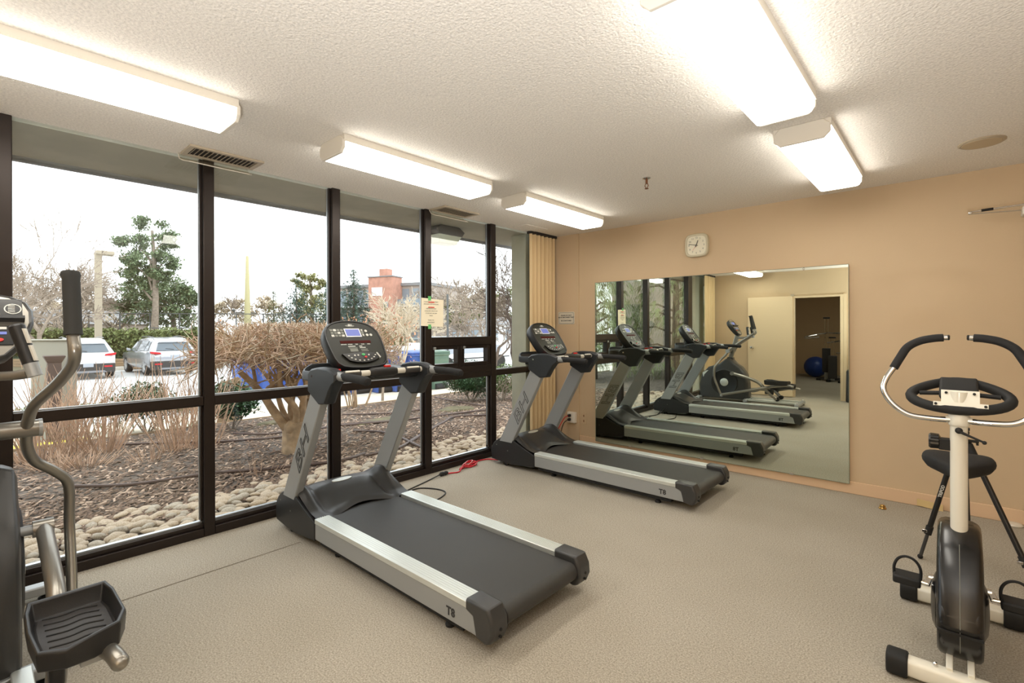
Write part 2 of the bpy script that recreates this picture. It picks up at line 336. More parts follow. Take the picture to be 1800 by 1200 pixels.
# outside: soffit, drip edge, pier
struct(MB().box(-4.50, XW-0.09, -6, 12, H, 2.9).build('trim_4', M['soffit'], smooth=0))
struct(MB().box(-4.53, -4.48, -6, 12, H-0.028, 2.92).build('trim_5', M['soffit_edge'], smooth=0))
struct(MB().box(-3.98, XG-0.035, 4.415, 4.75, -0.3, H).build('trim_6', M['column'], bevel=0.006))
struct(MB().box(-3.98, XG-0.035, -1.0, -0.72, -0.3, H).build('trim_7', M['column'], bevel=0.006))
struct(MB().box(XW-0.12, XG+0.02, 4.54, YW, 0, H).build('wall_window_end', M['wall'], smooth=0))
struct(MB().box(XW-0.12, XG+0.02, YB, -1.20, 0, H).build('wall_window_start', M['wall'], smooth=0))
struct(MB().box(XG-0.05, XW-0.01, -1.3, YW, -0.3, -0.001).build('trim_8', M['column'], smooth=0))
# soffit lamp
t = thing('soffit_lamp', 'dark boxy floodlight with pale lens under the outside soffit', 'lamp', (-4.2, 3.55, H))
MB().prism([(3.37, 2.30+0.09), (3.33, 2.44), (3.40, H), (3.66, H), (3.74, 2.44), (3.70, 2.30+0.09)], 'x', -4.33, -4.07).build('housing', M['ctrim'], t, bevel=0.01)
MB().ring([[(-4.32, 3.37, 2.395), (-4.08, 3.37, 2.395), (-4.08, 3.70, 2.395), (-4.32, 3.70, 2.395)], [(-4.28, 3.41, 2.30), (-4.12, 3.41, 2.30), (-4.12, 3.66, 2.30), (-4.28, 3.66, 2.30)]]).build('lens', mat('frosted_lens', (214, 222, 210), 0.3), t, bevel=0.01)
# curtains
def curtain(y0, y1, lab):
    t = thing('curtain', lab, 'curtain', (XW+0.03, (y0+y1)/2, 0))
    n = 90
    def fn(u, v):
        y = y0+(y1-y0)*u; z = 0.05+(H-0.07)*v
        return (XW+0.04+0.026*math.sin(u*6.283*6.5+0.2*math.sin(u*9))+0.004*math.sin(u*70), y, z)
    MB().grid(fn, n, 2).build('pleated_cloth', M['curtain'], t, smooth=60)
    MB().box(XW+0.01, XW+0.075, y0-0.01, y1+0.01, H-0.03, H).build('track', M['dark'], t, bevel=0.003)
    return t
curtain(4.325, 4.80, 'beige pleated curtain stacked in the far corner by the mirror wall')
curtain(-1.24, -0.66, 'beige pleated curtain stacked in the back corner, seen in the mirror')
# ---------------------------------------------------------------- ceiling fixtures
def fixture(x, y0, y1, lab):
    t = thing('ceiling_light', lab, 'light', (x, (y0+y1)/2, H), group='fluorescent ceiling lights')
    w = 0.135; zb = H-0.10; c = 0.028
    prof = [(x-w, H-0.04), (x-w, zb+c), (x-w+c*0.5, zb+0.006), (x-w+c, zb), (x+w-c, zb), (x+w-c*0.5, zb+0.006), (x+w, zb+c), (x+w, H-0.04)]
    MB().ring([[(p[0], y, p[1]) for p in prof] for y in (y0+0.02, y1-0.02)]).build('lens', M['lens'], t, smooth=30)
    for a, b in ((y0, y0+0.02), (y1-0.02, y1)):
        MB().prism([(x-w-0.003, H-0.03), (x-w-0.003, zb+c), (x-w+c, zb-0.003), (x+w-c, zb-0.003), (x+w+0.003, zb+c), (x+w+0.003, H-0.03), (x+w-0.03, H), (x-w+0.03, H)], 'y', a, b).build('end_cap', M['white'], t, bevel=0.004)
    MB().box(x-w-0.006, x+w+0.006, y0+0.01, y1-0.01, H-0.04, H).build('backplate', M['white'], t)
fixture(-2.74, -1.05, 0.90, 'long fluorescent light at the upper left, nearest the camera over the windows')
fixture(-2.74, 1.44, 2.68, 'fluorescent ceiling light between the two window vents, above the near treadmill')
fixture(-2.74, 3.06, 4.28, 'fluorescent ceiling light farthest along the window wall, above the far treadmill')
fixture(-0.62, 1.47, 2.72, 'large fluorescent light at the top right, nearest of the right-hand row')
fixture(-0.62, 3.08, 4.33, 'shorter-looking fluorescent light near the mirror wall, right-hand row')
fixture(-1.6, -4.9, -3.7, 'farther added fill light in the room beyond the doorway')  # fixture added to light the other room
fixture(-0.2, -3.4, -2.2, 'nearer added fill light in the room beyond the doorway')  # second fixture added to brighten the other room further
# ceiling vents with clear deflectors
def vent(y0, y1, lab):
    x0, x1 = XW+0.02, XW+0.235
    t = thing('ceiling_vent', lab, 'vent', ((x0+x1)/2, (y0+y1)/2, H))
    MB().box(x0+0.02, x1-0.02, y0+0.02, y1-0.02, H-0.006, H).build('recess', M['dark'], t, smooth=0)
    f_ = MB().box(x0, x0+0.03, y0, y1, H-0.014, H).box(x1-0.03, x1, y0, y1, H-0.014, H).box(x0+0.03, x1-0.03, y0, y0+0.03, H-0.014, H).box(x0+0.03, x1-0.03, y1-0.03, y1, H-0.014, H)
    f_.build('frame', M['vent'], t, bevel=0.003)
    n = 15
    me = None
    for i in range(n):
        y = y0+0.04+(y1-y0-0.08)*i/(n-1)
        if me is None:
            o = MB().obox(((x0+x1)/2, y, H-0.008), ((x1-x0)/2-0.03, 0, 0), (0, 0.001, 0.004), (0, 0.0025, 0.0006)).build('slat', M['vent'], t); me = o; yb = y
        else:
            c_ = me.copy(); c_.location.y = y-yb; COL.objects.link(c_); c_.parent = t
    # clear curved deflector hanging below
    xs = [(x0-0.005, H-0.004), (x0+0.01, H-0.03), (x0+0.05, H-0.06), (x0+0.11, H-0.075)]
    df = MB().ring([[(a, y, b) for a, b in xs]+[(a, y, b+0.003) for a, b in xs[::-1]] for y in (y0-0.01, y1-0.03)]).build('clear_deflector', M['clear'], t, smooth=40)
    ed = MB()
    ed.tube([(x0, y0-0.01, H-0.01), (x0+0.03, y0-0.01, H-0.05), (x0+0.08, y0, H-0.07), (x0+0.11, y0+0.02, H-0.077), (x0+0.115, (y0+y1)/2, H-0.08), (x0+0.11, y1-0.06, H-0.077), (x0+0.07, y1-0.03, H-0.066), (x0+0.02, y1-0.03, H-0.04)], 0.0035, 6)
    ed.build('deflector_rim', M['clearedge'], t)
vent(0.90, 1.33, 'slatted air vent with clear plastic deflector, nearest the camera over the windows')
vent(2.90, 3.34, 'smaller-looking air vent with clear deflector between the two farther window lights')
tag(MB().box(XW+0.06, XW+0.26, 4.02, 4.38, H-0.004, H).build('ceiling_access_panel', M['ceil'], bevel=0.001), 'flush painted access panel in the ceiling near the far corner', 'panel')
# speaker, sprinklers
t = thing('ceiling_speaker', 'round beige speaker grille set in the ceiling at the right', 'speaker', (0.135, 4.13, H))
MB().lathe([(0.11, 0), (0.11, -0.006), (0.10, -0.012), (0.095, -0.010), (0.0, -0.010)], (0.135, 4.13, H), (0, 0, 1), 40).build('rim', M['vent'], t)
MB().lathe([(0.094, -0.008), (0.09, -0.013), (0.0, -0.016)], (0.135, 4.13, H), (0, 0, 1), 40).build('grille', M['speaker'], t)
def sprinkler(x, y, lab):
    t = thing('fire_sprinkler', lab, 'sprinkler', (x, y, H))
    MB().lathe([(0.03, 0), (0.03, -0.006), (0.018, -0.012), (0.01, -0.014)], (x, y, H), (0, 0, 1)).build('escutcheon', M['chrome'], t)
    MB().cyl((x, y, H-0.012), (x, y, H-0.045), 0.009, 10).tube([(x-0.008, y, H-0.045), (x-0.014, y, H-0.06), (x-0.004, y, H-0.078)], 0.003, 6).tube([(x+0.008, y, H-0.045), (x+0.014, y, H-0.06), (x+0.004, y, H-0.078)], 0.003, 6).build('body', M['rust'], t)
    MB().lathe([(0.0, -0.078), (0.014, -0.08), (0.014, -0.083), (0.0, -0.085)], (x, y, H), (0, 0, 1)).build('deflector', M['rust'], t)
sprinkler(-1.70, 3.40, 'brass fire sprinkler hanging from the middle of the ceiling')
sprinkler(-1.80, -0.45, 'fire sprinkler behind the camera, seen only at the top of the mirror')
# ---------------------------------------------------------------- mirror, clock, signs, outlet
DM = 0.018; YM = 4.83
t = thing('wall_mirror', 'large frameless mirror on the tan wall, from knee height to above head height', 'mirror', (-1.83, YM, 0.08))
def my(x): return YM+DM*(x+0.65)
xa, xb = -3.03, -0.632
MB().ring([[(xa, my(xa)+0.004, z), (xb, my(xb)+0.004, z), (xb, YW-0.001, z), (xa, YW-0.001, z)] for z in (0.088, 1.88)]).build('backing_board', M['wall'], t, smooth=0)
MB().ring([[(xa, my(xa)-0.001, z), (xb, my(xb)-0.001, z), (xb, my(xb)+0.004, z), (xa, my(xa)+0.004, z)] for z in (0.084, 1.884)]).build('mirror_glass', M['mirror'], t, smooth=0)
ed = MB()
for q in (((xa, 0.084), (xb, 0.084)), ((xa, 1.884), (xb, 1.884)), ((xa, 0.084), (xa, 1.884)), ((xb, 0.084), (xb, 1.884))):
    (a, z0), (b, z1) = q; ed.bar((a, my(a)-0.0005, z0), (b, my(b)-0.0005, z1), 0.004, 0.004, (0, 1, 0))
ed.build('ground_edge', M['mback'], t)
for x in (-2.6, -1.83, -1.05): MB().box(x-0.015, x+0.015, my(x)-0.006, my(x)+0.002, 0.078, 0.098).build('mirror_clip', M['chrome'], t)
cx, cz = -1.885, 2.185; cy = YW
t = thing('wall_clock', 'cream rounded-square wall clock above the mirror', 'clock', (cx, cy, cz))
def rsq(s, n=40, p=4.0):
    o = []
    for k in range(n):
        a = 2*math.pi*k/n; c, q = math.cos(a), math.sin(a)
        o.append((s*math.copysign(abs(c)**(2/p), c), s*math.copysign(abs(q)**(2/p), q)))
    return o
MB().ring([[(cx+a, y, cz+b) for a, b in rsq(s)] for y, s in ((cy, 0.115), (cy-0.03, 0.115), (cy-0.038, 0.108), (cy-0.038, 0.097), (cy-0.03, 0.093))]).build('case', M['clock'], t)
MB().ring([[(cx+a, y, cz+b) for a, b in rsq(0.094)] for y in (cy-0.026, cy-0.031)]).build('dial', M['dial'], t)
for k in range(1, 13):
    a = math.radians(90-30*k); text(str(k), 0.024, (cx+0.075*math.cos(a), cy-0.032, cz+0.075*math.sin(a)), (1, 0, 0), (0, 0, 1), 'numeral', M['greyprint'], t)
def hand(deg, l, w, back, mt, nm):
    a = math.radians(90-deg); d = Vector((math.cos(a), 0, math.sin(a))); c = Vector((cx, cy-0.036, cz))
    MB().bar(c-d*back, c+d*l, 0.0012, w, (0, 1, 0)).build(nm, mt, t) if False else MB().obox(c+d*(l-back)/2, d*(l+back)/2, (0, 0.0008, 0), Vector((-d.z, 0, d.x))*w/2).build(nm, mt, t)
hand(20, 0.05, 0.006, 0.018, M['ink'], 'hour_hand'); hand(283, 0.078, 0.0045, 0.018, M['ink'], 'minute_hand'); hand(215, 0.06, 0.0012, 0.01, M['redink'], 'second_hand')
MB().cyl((cx, cy-0.034, cz), (cx, cy-0.039, cz), 0.005, 12).build('hub', M['ink'], t)
sx, sz, sy = -3.47, 1.492, YW-0.02
t = thing('wall_sign', 'small pale sign plate with dark lettering beside the mirror', 'sign', (sx, sy, sz))
def rrect(w, h, r, n=5):
    o = []
    for (a, b, s0) in ((w-r, h-r, 0), (-w+r, h-r, 90), (-w+r, -h+r, 180), (w-r, -h+r, 270)):
        for k in range(n+1):
            q = math.radians(s0+90*k/n); o.append((a+r*math.cos(q), b+r*math.sin(q)))
    return o
MB().ring([[(sx+a, y, sz+b) for a, b in rrect(0.118, 0.075, 0.014)] for y in (sy, sy-0.006)]).build('plate', M['sign'], t, bevel=0.002)
MB().ring([[(sx+a, sy-0.0065, sz+b) for a, b in rrect(0.108, 0.066, 0.01)], [(sx+a, sy-0.0065, sz+b) for a, b in rrect(0.104, 0.062, 0.009)]], cap=False).build('border_line', M['greyprint'], t)
for k, (s_, z) in enumerate((('PLEASE DO NOT', 0.032), ('MOVE MACHINES THAT', 0.008), ('BE SCRATCHED', -0.032))):
    text(s_, 0.0215, (sx, sy-0.0068, sz+z), (1, 0, 0), (0, 0, 1), 'lettering', M['ink'], t, bold=0.0004)
ox, oz, oy = -3.37, 0.305, YW-0.02
t = thing('power_outlet', 'white surface-mounted power outlet box low on the wall beside the mirror', 'outlet', (ox, oy, oz))
MB().box(ox-0.062, ox+0.045, oy-0.05, oy, oz-0.062, oz+0.066).build('box', M['white'], t, bevel=0.006)
MB().box(ox-0.05, ox+0.03, oy-0.055, oy-0.05, oz-0.052, oz+0.056).build('cover_plate', M['white'], t, bevel=0.003)
def plug(z, nm, label):
    p = tag(MB().ring([[(ox-0.015+a, y, z+b) for a, b in rsq(s, 16, 3)] for y, s in ((oy-0.056, 0.016), (oy-0.085, 0.016), (oy-0.1, 0.009))]).build(nm, M['rubber']), label, 'plug')
plug(oz+0.028, 'power_plug', 'upper black plug in the white wall outlet'); plug(oz-0.018, 'power_plug', 'lower black plug in the white wall outlet')
tag(MB().tube(bez([(ox-0.015, oy-0.1, oz+0.028), (ox-0.04, oy-0.14, oz+0.0), (ox-0.1, oy-0.18, oz-0.13), (ox-0.16, oy-0.2, oz-0.24), (ox-0.2, oy-0.24, 0.01), (ox-0.28, oy-0.55, 0.008)]), 0.0055, 8).build('extension_cord', M['redcord']), 'red cord dropping from the upper plug behind the far treadmill', 'cord')
tag(MB().tube(bez([(ox-0.015, oy-0.1, oz-0.018), (ox-0.04, oy-0.14, oz-0.05), (ox-0.062, oy-0.16, oz-0.13), (ox-0.055, oy-0.18, oz-0.22), (ox-0.04, oy-0.22, 0.01), (ox-0.08, oy-0.4, 0.008)]), 0.0055, 8).build('hanging_cord', M['blackcord']), 'black cord hanging from the lower plug of the wall outlet', 'cord')
t = thing('cover_plate', 'old painted-over outlet cover on the wall just right of the white outlet', 'outlet cover', (-3.235, YW, 0.305))
MB().box(-3.275, -3.195, YW-0.006, YW, 0.24, 0.37).build('plate', M['wall'], t, bevel=0.003)
for z in (0.275, 0.335): MB().box(-3.242, -3.230, YW-0.007, YW-0.006, z-0.012, z+0.012).build('slot', M['rust'], t)
# paper note taped to the mullion
t = thing('paper_note', 'cream paper note with red and grey print taped to the window mullion', 'note', (XW+0.004, 2.94, 1.5))
y0, y1, z0, z1 = 2.80, 3.06, 1.395, 1.655
MB().grid(lambda u, v: (XW+0.004+0.008*u*u, y0+(y1-y0)*u+0.006*v, z0+(z1-z0)*v-0.012*u), 6, 2).build('sheet', M['paper'], t)
MB().box(XW+0.001, XW+0.0075, 2.885, 2.918, z1-0.022, z1+0.018).build('tape', M['tape'], t); MB().box(XW+0.001, XW+0.0075, 2.885, 2.918, z0-0.03, z0+0.012).build('tape', M['tape'], t)
for k, (s_, mt) in enumerate((('PLEASE WASH YOUR HANDS', 'greyprint'), ('WITH SOAP AND WATER AND', 'greyprint'), ('', 'ink'), ('WIPE THE MACHINES', 'greyprint'), ('AFTER EVERY USE SO THAT', 'greyprint'), ('OTHERS MAY USE THEM', 'greyprint'), ('SAFELY', 'greyprint'), ('', 'ink'), ('THANK YOU', 'greyprint'), ('MANAGEMENT', 'greyprint'))):
    if s_: text(s_, 0.0125, (XW+0.0095, 2.915+0.003*(k < 7), z1-0.035-0.0215*k), (0, 1, 0), (0, 0, 1), 'print', M[mt], t, ext=0.0003)
for z in (z1-0.038, z1-0.086): MB().box(XW+0.0085, XW+0.0105, 2.885, 2.955, z-0.004, z+0.004).build('red_words', M['redink'], t)
# ================================================================= treadmill (built at its first place)
def treadmill(label):
    cy = 1.79; hw = 0.36
    t = thing('treadmill', label, 'treadmill', (-2.4, cy, 0), group='treadmills facing the windows')
    XF, XE = -2.93, -1.44      # front and rear ends of the side rails
    for s in (-1, 1):
        yo, yi = cy+s*hw, cy+s*(hw-0.09)
        ya, yb = min(yo, yi), max(yo, yi)
        # side rail: slanted rear end
        MB().prism([(XF, 0.066), (-1.475, 0.066), (-1.515, 0.14), (-1.55, 0.163), (XF, 0.163)], 'y', ya, yb).build('side_rail', M['silver'], t, bevel=0.002)
        fr = MB().prism([(XF, 0.163), (-1.55, 0.163), (-1.55, 0.192), (XF, 0.192)], 'y', ya-(0.004 if s < 0 else 0), yb+(0.004 if s > 0 else 0)).build('foot_rail', M['alu'], t, bevel=0.003)
        g = MB()
        for k in range(5):
            y = ya+0.016+0.0145*k; g.box(XF, -1.55, y, y+0.003, 0.192, 0.1935)
        g.build('foot_rail_ridges', M['alu'], fr)
        # rear end cap
        CP1 = [(-1.56, 0.163), (-1.517, 0.148), (-1.487, 0.064), (-1.435, 0.052), (-1.415, 0.062), (-1.396, 0.105), (-1.40, 0.155), (-1.425, 0.203), (-1.56, 0.205)]
        CP0 = [(a+(0.004 if a < -1.5 else -0.008), b*0.94+0.006) for a, b in CP1]
        e = MB().ring([[(x, y, z) for x, z in pr] for y, pr in (
            (ya-0.006, CP0),
            (ya+0.004, CP1),
            (yb-0.004, CP1),
            (yb+0.004, CP0))]).build('end_cap', M['charcoal'], t, bevel=0.005)
        for z in (0.115, 0.085): MB().cyl((-1.41, (ya+yb)/2, z), (-1.3935, (ya+yb)/2, z), 0.007 if z > .1 else 0.006, 12).build('bolt_hole', M['rubber'], e)
        text('T8', 0.052, (-1.66, yo+s*0.001, 0.105), (1, 0, 0) if s < 0 else (-1, 0, 0), (0, 0, 1), 'lettering', M['ink'], t, bold=0.0015)
        # uprights, slanted square bars with outlined letters
        ua, ub = (cy-0.365, cy-0.315) if s < 0 else (cy+0.315, cy+0.365)
        up = MB().prism([(-3.385, 0.24), (-3.215, 0.24), (-2.80, 0.99), (-2.965, 0.99)], 'y', ua, ub).build('upright', M['silver'], t, bevel=0.006)
        d = Vector((0.42, 0, 0.745)).normalized(); nrm = Vector((-d.z, 0, d.x))
        ux_ = d if s < 0 else d
        c = Vector((-3.10, (ua-0.0015) if s < 0 else (ub+0.0015), 0.575))
        # outlined block letters on the outer face of the post
        text('BH', 0.135, c, d if s < 0 else -d, nrm, 'outline_lettering', M['ink'], up, outline=0.0018, shear=0.35, wide=1.75)
        # head piece
        ha, hb = (ua-0.012, ub+0.014) if s < 0 else (ua-0.014, ub+0.012)
        P1 = [(-2.995, 1.095), (-2.995, 0.975), (-2.86, 0.905), (-2.775, 0.915), (-2.73, 0.985), (-2.69, 1.045), (-2.655, 1.065), (-2.655, 1.105), (-2.74, 1.13), (-2.87, 1.132), (-2.96, 1.118)]
        P0 = [(a+(0.006 if a < -2.8 else -0.006), b+(0.006 if b < 1.0 else -0.008)) for a, b in P1]
        hd = MB().ring([[(x, y, z) for x, z in P] for y, P in ((ha, P0), (ha+0.014, P1), (hb-0.014, P1), (hb, P0))]).build('upright_head', M['head'], t, bevel=0.004)
        MB().cyl((-2.93, ha-0.002 if s < 0 else hb+0.002, 1.075), (-2.93, (ha+hb)/2, 1.075), 0.008, 10).build('screw', M['chrome'], hd)
        ym = (ha+hb)/2
        MB().tube([(-2.70, ym, 1.088), (-2.655, ym, 1.086), (-2.60, ym, 1.084)], [0.026, 0.026, 0.024], 16).build('grip_collar', M['silver'], t)
        MB().tube(bez([(-2.64, ym, 1.086), (-2.50, ym, 1.084), (-2.40, ym, 1.08), (-2.355, ym, 1.073)], 4), [0.024]*9+[0.025, 0.024, 0.022, 0.012], 16).build('handrail_grip', M['grip'], t)
    # deck, belt, roller
    MB().box(-2.95, -1.50, cy-0.25, cy+0.25, 0.085, 0.158).build('deck', M['dark'], t)
    r = 0.047; xc, zc = -1.455, 0.127
    prof = [(-2.99, 0.174)]+[(xc+r*math.sin(a), zc+r*math.cos(a)) for a in [math.pi*k/14 for k in range(15)]]+[(-2.6, 0.08)]
    MB().ring([[(x, y, z) for x, z in prof] for y in (cy-0.255, cy+0.255)], closed=False, cap=False).build('running_belt', M['belt'], t, smooth=60)
    MB().cyl((xc, cy-0.268, zc), (xc, cy+0.268, zc), 0.043, 20).build('rear_roller', M['ctrim'], t)
    MB().box(-2.9, -1.6, cy-hw+0.02, cy-hw+0.07, 0.035, 0.056).box(-2.9, -1.6, cy+hw-0.07, cy+hw-0.02, 0.035, 0.056).build('under_frame', M['rubber'], t)
    for x, y in ((-1.72, cy-hw+0.05), (-1.72, cy+hw-0.05), (-2.75, cy-hw+0.06), (-2.75, cy+hw-0.06)):
        MB().lathe([(0.022, 0), (0.024, 0.01), (0.014, 0.022), (0.03, 0.036)], (x, y, 0), (0, 0, 1), 14).build('foot', M['rubber'], t)
    for s in (-1, 1):
        MB().cyl((-3.32, cy+s*0.30, 0.028), (-3.32, cy+s*0.335, 0.028), 0.028, 16).build('transport_wheel', M['rubber'], t)
        MB().prism([(-3.37, 0.03), (-3.33, 0.06), (-3.0, 0.052), (-2.99, 0.03), (-3.04, 0.022), (-3.28, 0.012)], 'y', cy+s*0.285, cy+s*0.296).build('lift_bracket', M['silver'], t, bevel=0.002)
    # motor cover: two cheeks and a moulded hood
    chk = [(-3.49, 0.05), (-3.502, 0.10), (-3.495, 0.165), (-3.46, 0.215), (-3.41, 0.255), (-3.345, 0.28), (-3.27, 0.285), (-3.205, 0.272), (-3.13, 0.24), (-3.03, 0.20), (-2.932, 0.163), (-2.93, 0.055), (-3.20, 0.03), (-3.33, 0.035)]
    for s in (-1, 1):
        y0 = cy+s*(hw+0.004); y1 = cy+s*(hw-0.02)
        q = MB().prism(chk, 'y', min(y0, y1), max(y0, y1)).build('motor_cover_cheek', M['blackp'], t, bevel=0.006, bseg=3)
        for x, z in ((-3.27, 0.16), (-3.42, 0.20)): MB().cyl((x, y0-s*0.002, z), (x, y0+s*0.0015, z), 0.005, 8).build('screw', M['greyprint'], q)
    def hz(x):                      # hood profile along the machine
        P = [(-3.50, 0.06), (-3.49, 0.15), (-3.45, 0.22), (-3.38, 0.268), (-3.30, 0.285), (-3.22, 0.275), (-3.12, 0.235), (-3.02, 0.20), (-2.93, 0.186)]
        for (a, b), (c_, d_) in zip(P, P[1:]):
            if x <= c_: return b+(d_-b)*max(0, (x-a)/(c_-a))
        return P[-1][1]
    def hood(u, v):
        y = cy+(2*v-1)*(hw-0.012); a = abs(2*v-1)
        xr = -2.925-0.07*(0.5+0.5*math.cos(min(1, max(0, (a-0.0)/0.75))*math.pi)) if a < 0.75 else -2.925
        x = -3.50+(xr+3.50)*u; zz = hz(x)
        side = math.exp(-((a-0.88)/0.13)**2); zz += 0.055*side*math.exp(-((x+3.22)/0.13)**2)
        mid = max(0, 1-(a/0.62)**4); zz += 0.026*mid*math.exp(-((x+3.18)/0.15)**2)
        zz -= 0.02*math.exp(-((a-0.68)/0.09)**2)*math.exp(-((x+3.08)/0.12)**2)
        if u > 0.93 and a < 0.72: zz -= 0.012*(u-0.93)/0.07
        return (x, y, zz)
    hd = MB().grid(hood, 40, 56)
    hd.build('motor_cover_hood', M['charcoal'], t, smooth=60)
    MB().box(-3.48, -2.96, cy-hw+0.02, cy+hw-0.02, 0.05, 0.165).build('motor_housing', M['blackp'], t)
    zc_ = hz(-3.22)+0.026
    MB().ring([[(-3.225+a*0.55, cy-0.02+b, zc_+0.001-(a*0.2 if a > 0 else a*0.1)+k) for a, b in [(0.034*math.cos(q), 0.075*math.sin(q)) for q in [2*math.pi*i/24 for i in range(24)]]] for k in (-0.004, 0.003)]).build('badge', M['alu'], t)
    # tray between the heads
    def outline(gr):
        o = []
        for (xx, yy, rr, s0) in ((-2.80, cy+0.335, 0.03, 0), (-3.08, cy+0.26, 0.10, 90), (-3.08, cy-0.26, 0.10, 180), (-2.80, cy-0.335, 0.03, 270)):
            for k in range(9):
                q = math.radians(s0+90*k/8); o.append((xx+(rr+gr)*math.cos(q), yy+(rr+gr)*math.sin(q)))
        return o
    def bump(y): return 0.085*max(0, 1-(abs(y-cy)/0.34)**2)
    rings = [[(x, y, z+(bump(y) if zi > 1 else 0)*(1 if x < -2.95 else 0.4)) for x, y in outline(g)] for zi, (g, z) in enumerate(((-0.02, 1.035), (0.0, 1.045), (0.0, 1.085), (-0.006, 1.098), (-0.016, 1.098), (-0.024, 1.085)))]
    MB().ring(rings, cap=True).build('console_tray', M['head'], t, smooth=50)
    MB().ring([[(x, y, z+bump(y)*0.6) for x, y in outline(-0.024)] for z in (1.07, 1.078)]).build('tray_liner', M['charcoal'], t)
    # cross handle with sensor grips
    xh, zh = -2.735, 1.088
    MB().cyl((xh, cy-0.33, zh), (xh, cy+0.33, zh), 0.014, 14).build('cross_bar', M['silver'], t)
    for s in (-1, 1):
        b = MB().cyl((xh, cy+s*0.10, zh), (xh, cy+s*0.165, zh), 0.0185, 16).cyl((xh, cy+s*0.285, zh), (xh, cy+s*0.315, zh), 0.0185, 16).build('hand_sensor', M['hand'], t)
        MB().cyl((xh, cy+s*0.165, zh), (xh, cy+s*0.285, zh), 0.021, 16).build('sensor_grip', M['ctrim'], t)
        MB().obox((xh+0.012, cy+s*0.225, zh+0.012), (0.008, 0, 0.008), (0, 0.048, 0), (0.004, 0, -0.004)).build('sensor_strip', M['hand'], t)
    MB().ring([[(xh+a, y, zh+b) for a, b in rsq(s_, 20, 3)] for y, s_ in ((cy-0.10, 0.022), (cy-0.07, 0.032), (cy+0.07, 0.032), (cy+0.10, 0.022))]).build('stop_key_block', M['blackp'], t)
    MB().ring([[(xh+0.004+a, cy+0.03+b, zh+0.028+k) for a, b in rrect(0.012, 0.022, 0.006)] for k in (0, 0.014)]).build('stop_key', M['red'], t, bevel=0.003)
    MB().ring([[(-2.90+a, cy-0.235+b, 1.09+k) for a, b in rrect(0.035, 0.018, 0.008)] for k in (0, 0.022)]).build('safety_key_clip', M['red'], t, bevel=0.003)
    # console pod
    ev = Vector((-0.225, 0, 0.30)).normalized(); en = Vector((0.30, 0, 0.225)).normalized(); eh = Vector((0, 1, 0))
    pc = Vector((-3.02, cy-0.022, 1.262))
    half = [(0.0, 0.194), (0.05, 0.192), (0.10, 0.183), (0.145, 0.166), (0.18, 0.137), (0.201, 0.098), (0.208, 0.05), (0.207, -0.005), (0.202, -0.06), (0.195, -0.11), (0.182, -0.148), (0.152, -0.174), (0.10, -0.185), (0.055, -0.189), (0.0, -0.191)]
    half = [(a*1.02, b*1.04) for a, b in half]
    outl = half+[(-a, b) for a, b in half[-2:0:-1]]
    def face(sc, off, db=0.0): return [pc+eh*a*sc+ev*(b*sc+db)+en*off for a, b in outl]
    MB().ring([face(0.80, -0.095), face(0.97, -0.072), face(1.0, -0.04), face(1.0, -0.004), face(0.975, 0.008), face(0.94, 0.008), face(0.915, 0.0)]).build('console_shell', M['gloss'] if False else M['blackp'], t, smooth=50)
    fc = MB().ring([face(0.92, -0.004), face(0.92, 0.0025)]).build('console_face', M['panel'], t)
    def rect(a0, a1, b0, b1, th, nm, mt, par=fc, r_=0.0):
        P = [(a0, b0), (a1, b0), (a1, b1), (a0, b1)]
        return MB().ring([[pc+eh*a+ev*b+en*k for a, b in P] for k in (0.001, th)]).build(nm, M[mt], par, smooth=0)
    def disc(a, b, r_, th, nm, mt, par=fc, sx_=1.0):
        return MB().ring([[pc+eh*(a+r_*sx_*math.cos(q))+ev*(b+r_*math.sin(q))+en*k for q in [2*math.pi*i/14 for i in range(14)]] for k in (0.001, th)]).build(nm, M[mt], par)
    rect(-0.055, 0.062, 0.058, 0.128, 0.006, 'screen_frame', 'lcdframe'); rect(-0.047, 0.054, 0.066, 0.121, 0.0075, 'screen', 'lcd')
    for i in range(4):
        for j in range(3):
            rect(-0.158+0.025*i, -0.138+0.025*i, 0.062+0.023*j, 0.079+0.023*j, 0.0045, 'key', 'greyprint' if (i+j) % 3 else 'print')
    disc(0.0, 0.153, 0.010, 0.005, 'badge_ellipse', 'greyprint', sx_=3.6)
    text('BH', 0.022, pc+ev*0.157+en*0.006, eh, ev, 'badge_lettering', M['print'], fc, bold=0.001, shear=0.3)
    rect(0.068, 0.086, 0.062, 0.124, 0.005, 'level_key_strip', 'greyprint'); disc(0.077, 0.115, 0.006, 0.007, 'key', 'print'); disc(0.077, 0.072, 0.006, 0.007, 'key', 'print')
    for a, b in ((0.108, 0.108), (0.108, 0.074), (0.137, 0.074)): disc(a, b, 0.0105, 0.006, 'round_key', 'print')
    rect(-0.115, 0.115, 0.006, 0.028, 0.004, 'led_window', 'led')
    for i, s_ in enumerate(('DISTANCE', 'INCLINE', 'TIME', 'PULSE', 'SPEED')):
        text(s_, 0.0085, pc+eh*(-0.095+0.047*i)+ev*-0.003+en*0.003, eh, ev, 'label_print', M['print'], fc, bold=0.0004)
    rect(-0.068, -0.015, -0.022, -0.016, 0.0035, 'label_print', 'print'); rect(-0.068, -0.004, -0.034, -0.029, 0.0035, 'label_print', 'greyprint'); rect(-0.062, -0.006, -0.062, -0.038, 0.0035, 'chart_print', 'greyprint')
    rect(0.014, 0.036, -0.022, -0.016, 0.0035, 'label_print', 'print'); rect(0.014, 0.058, -0.034, -0.028, 0.0035, 'label_print', 'print'); rect(0.018, 0.068, -0.05, -0.043, 0.0035, 'label_print', 'greyprint'); rect(0.018, 0.072, -0.062, -0.056, 0.0035, 'label_print', 'greyprint')
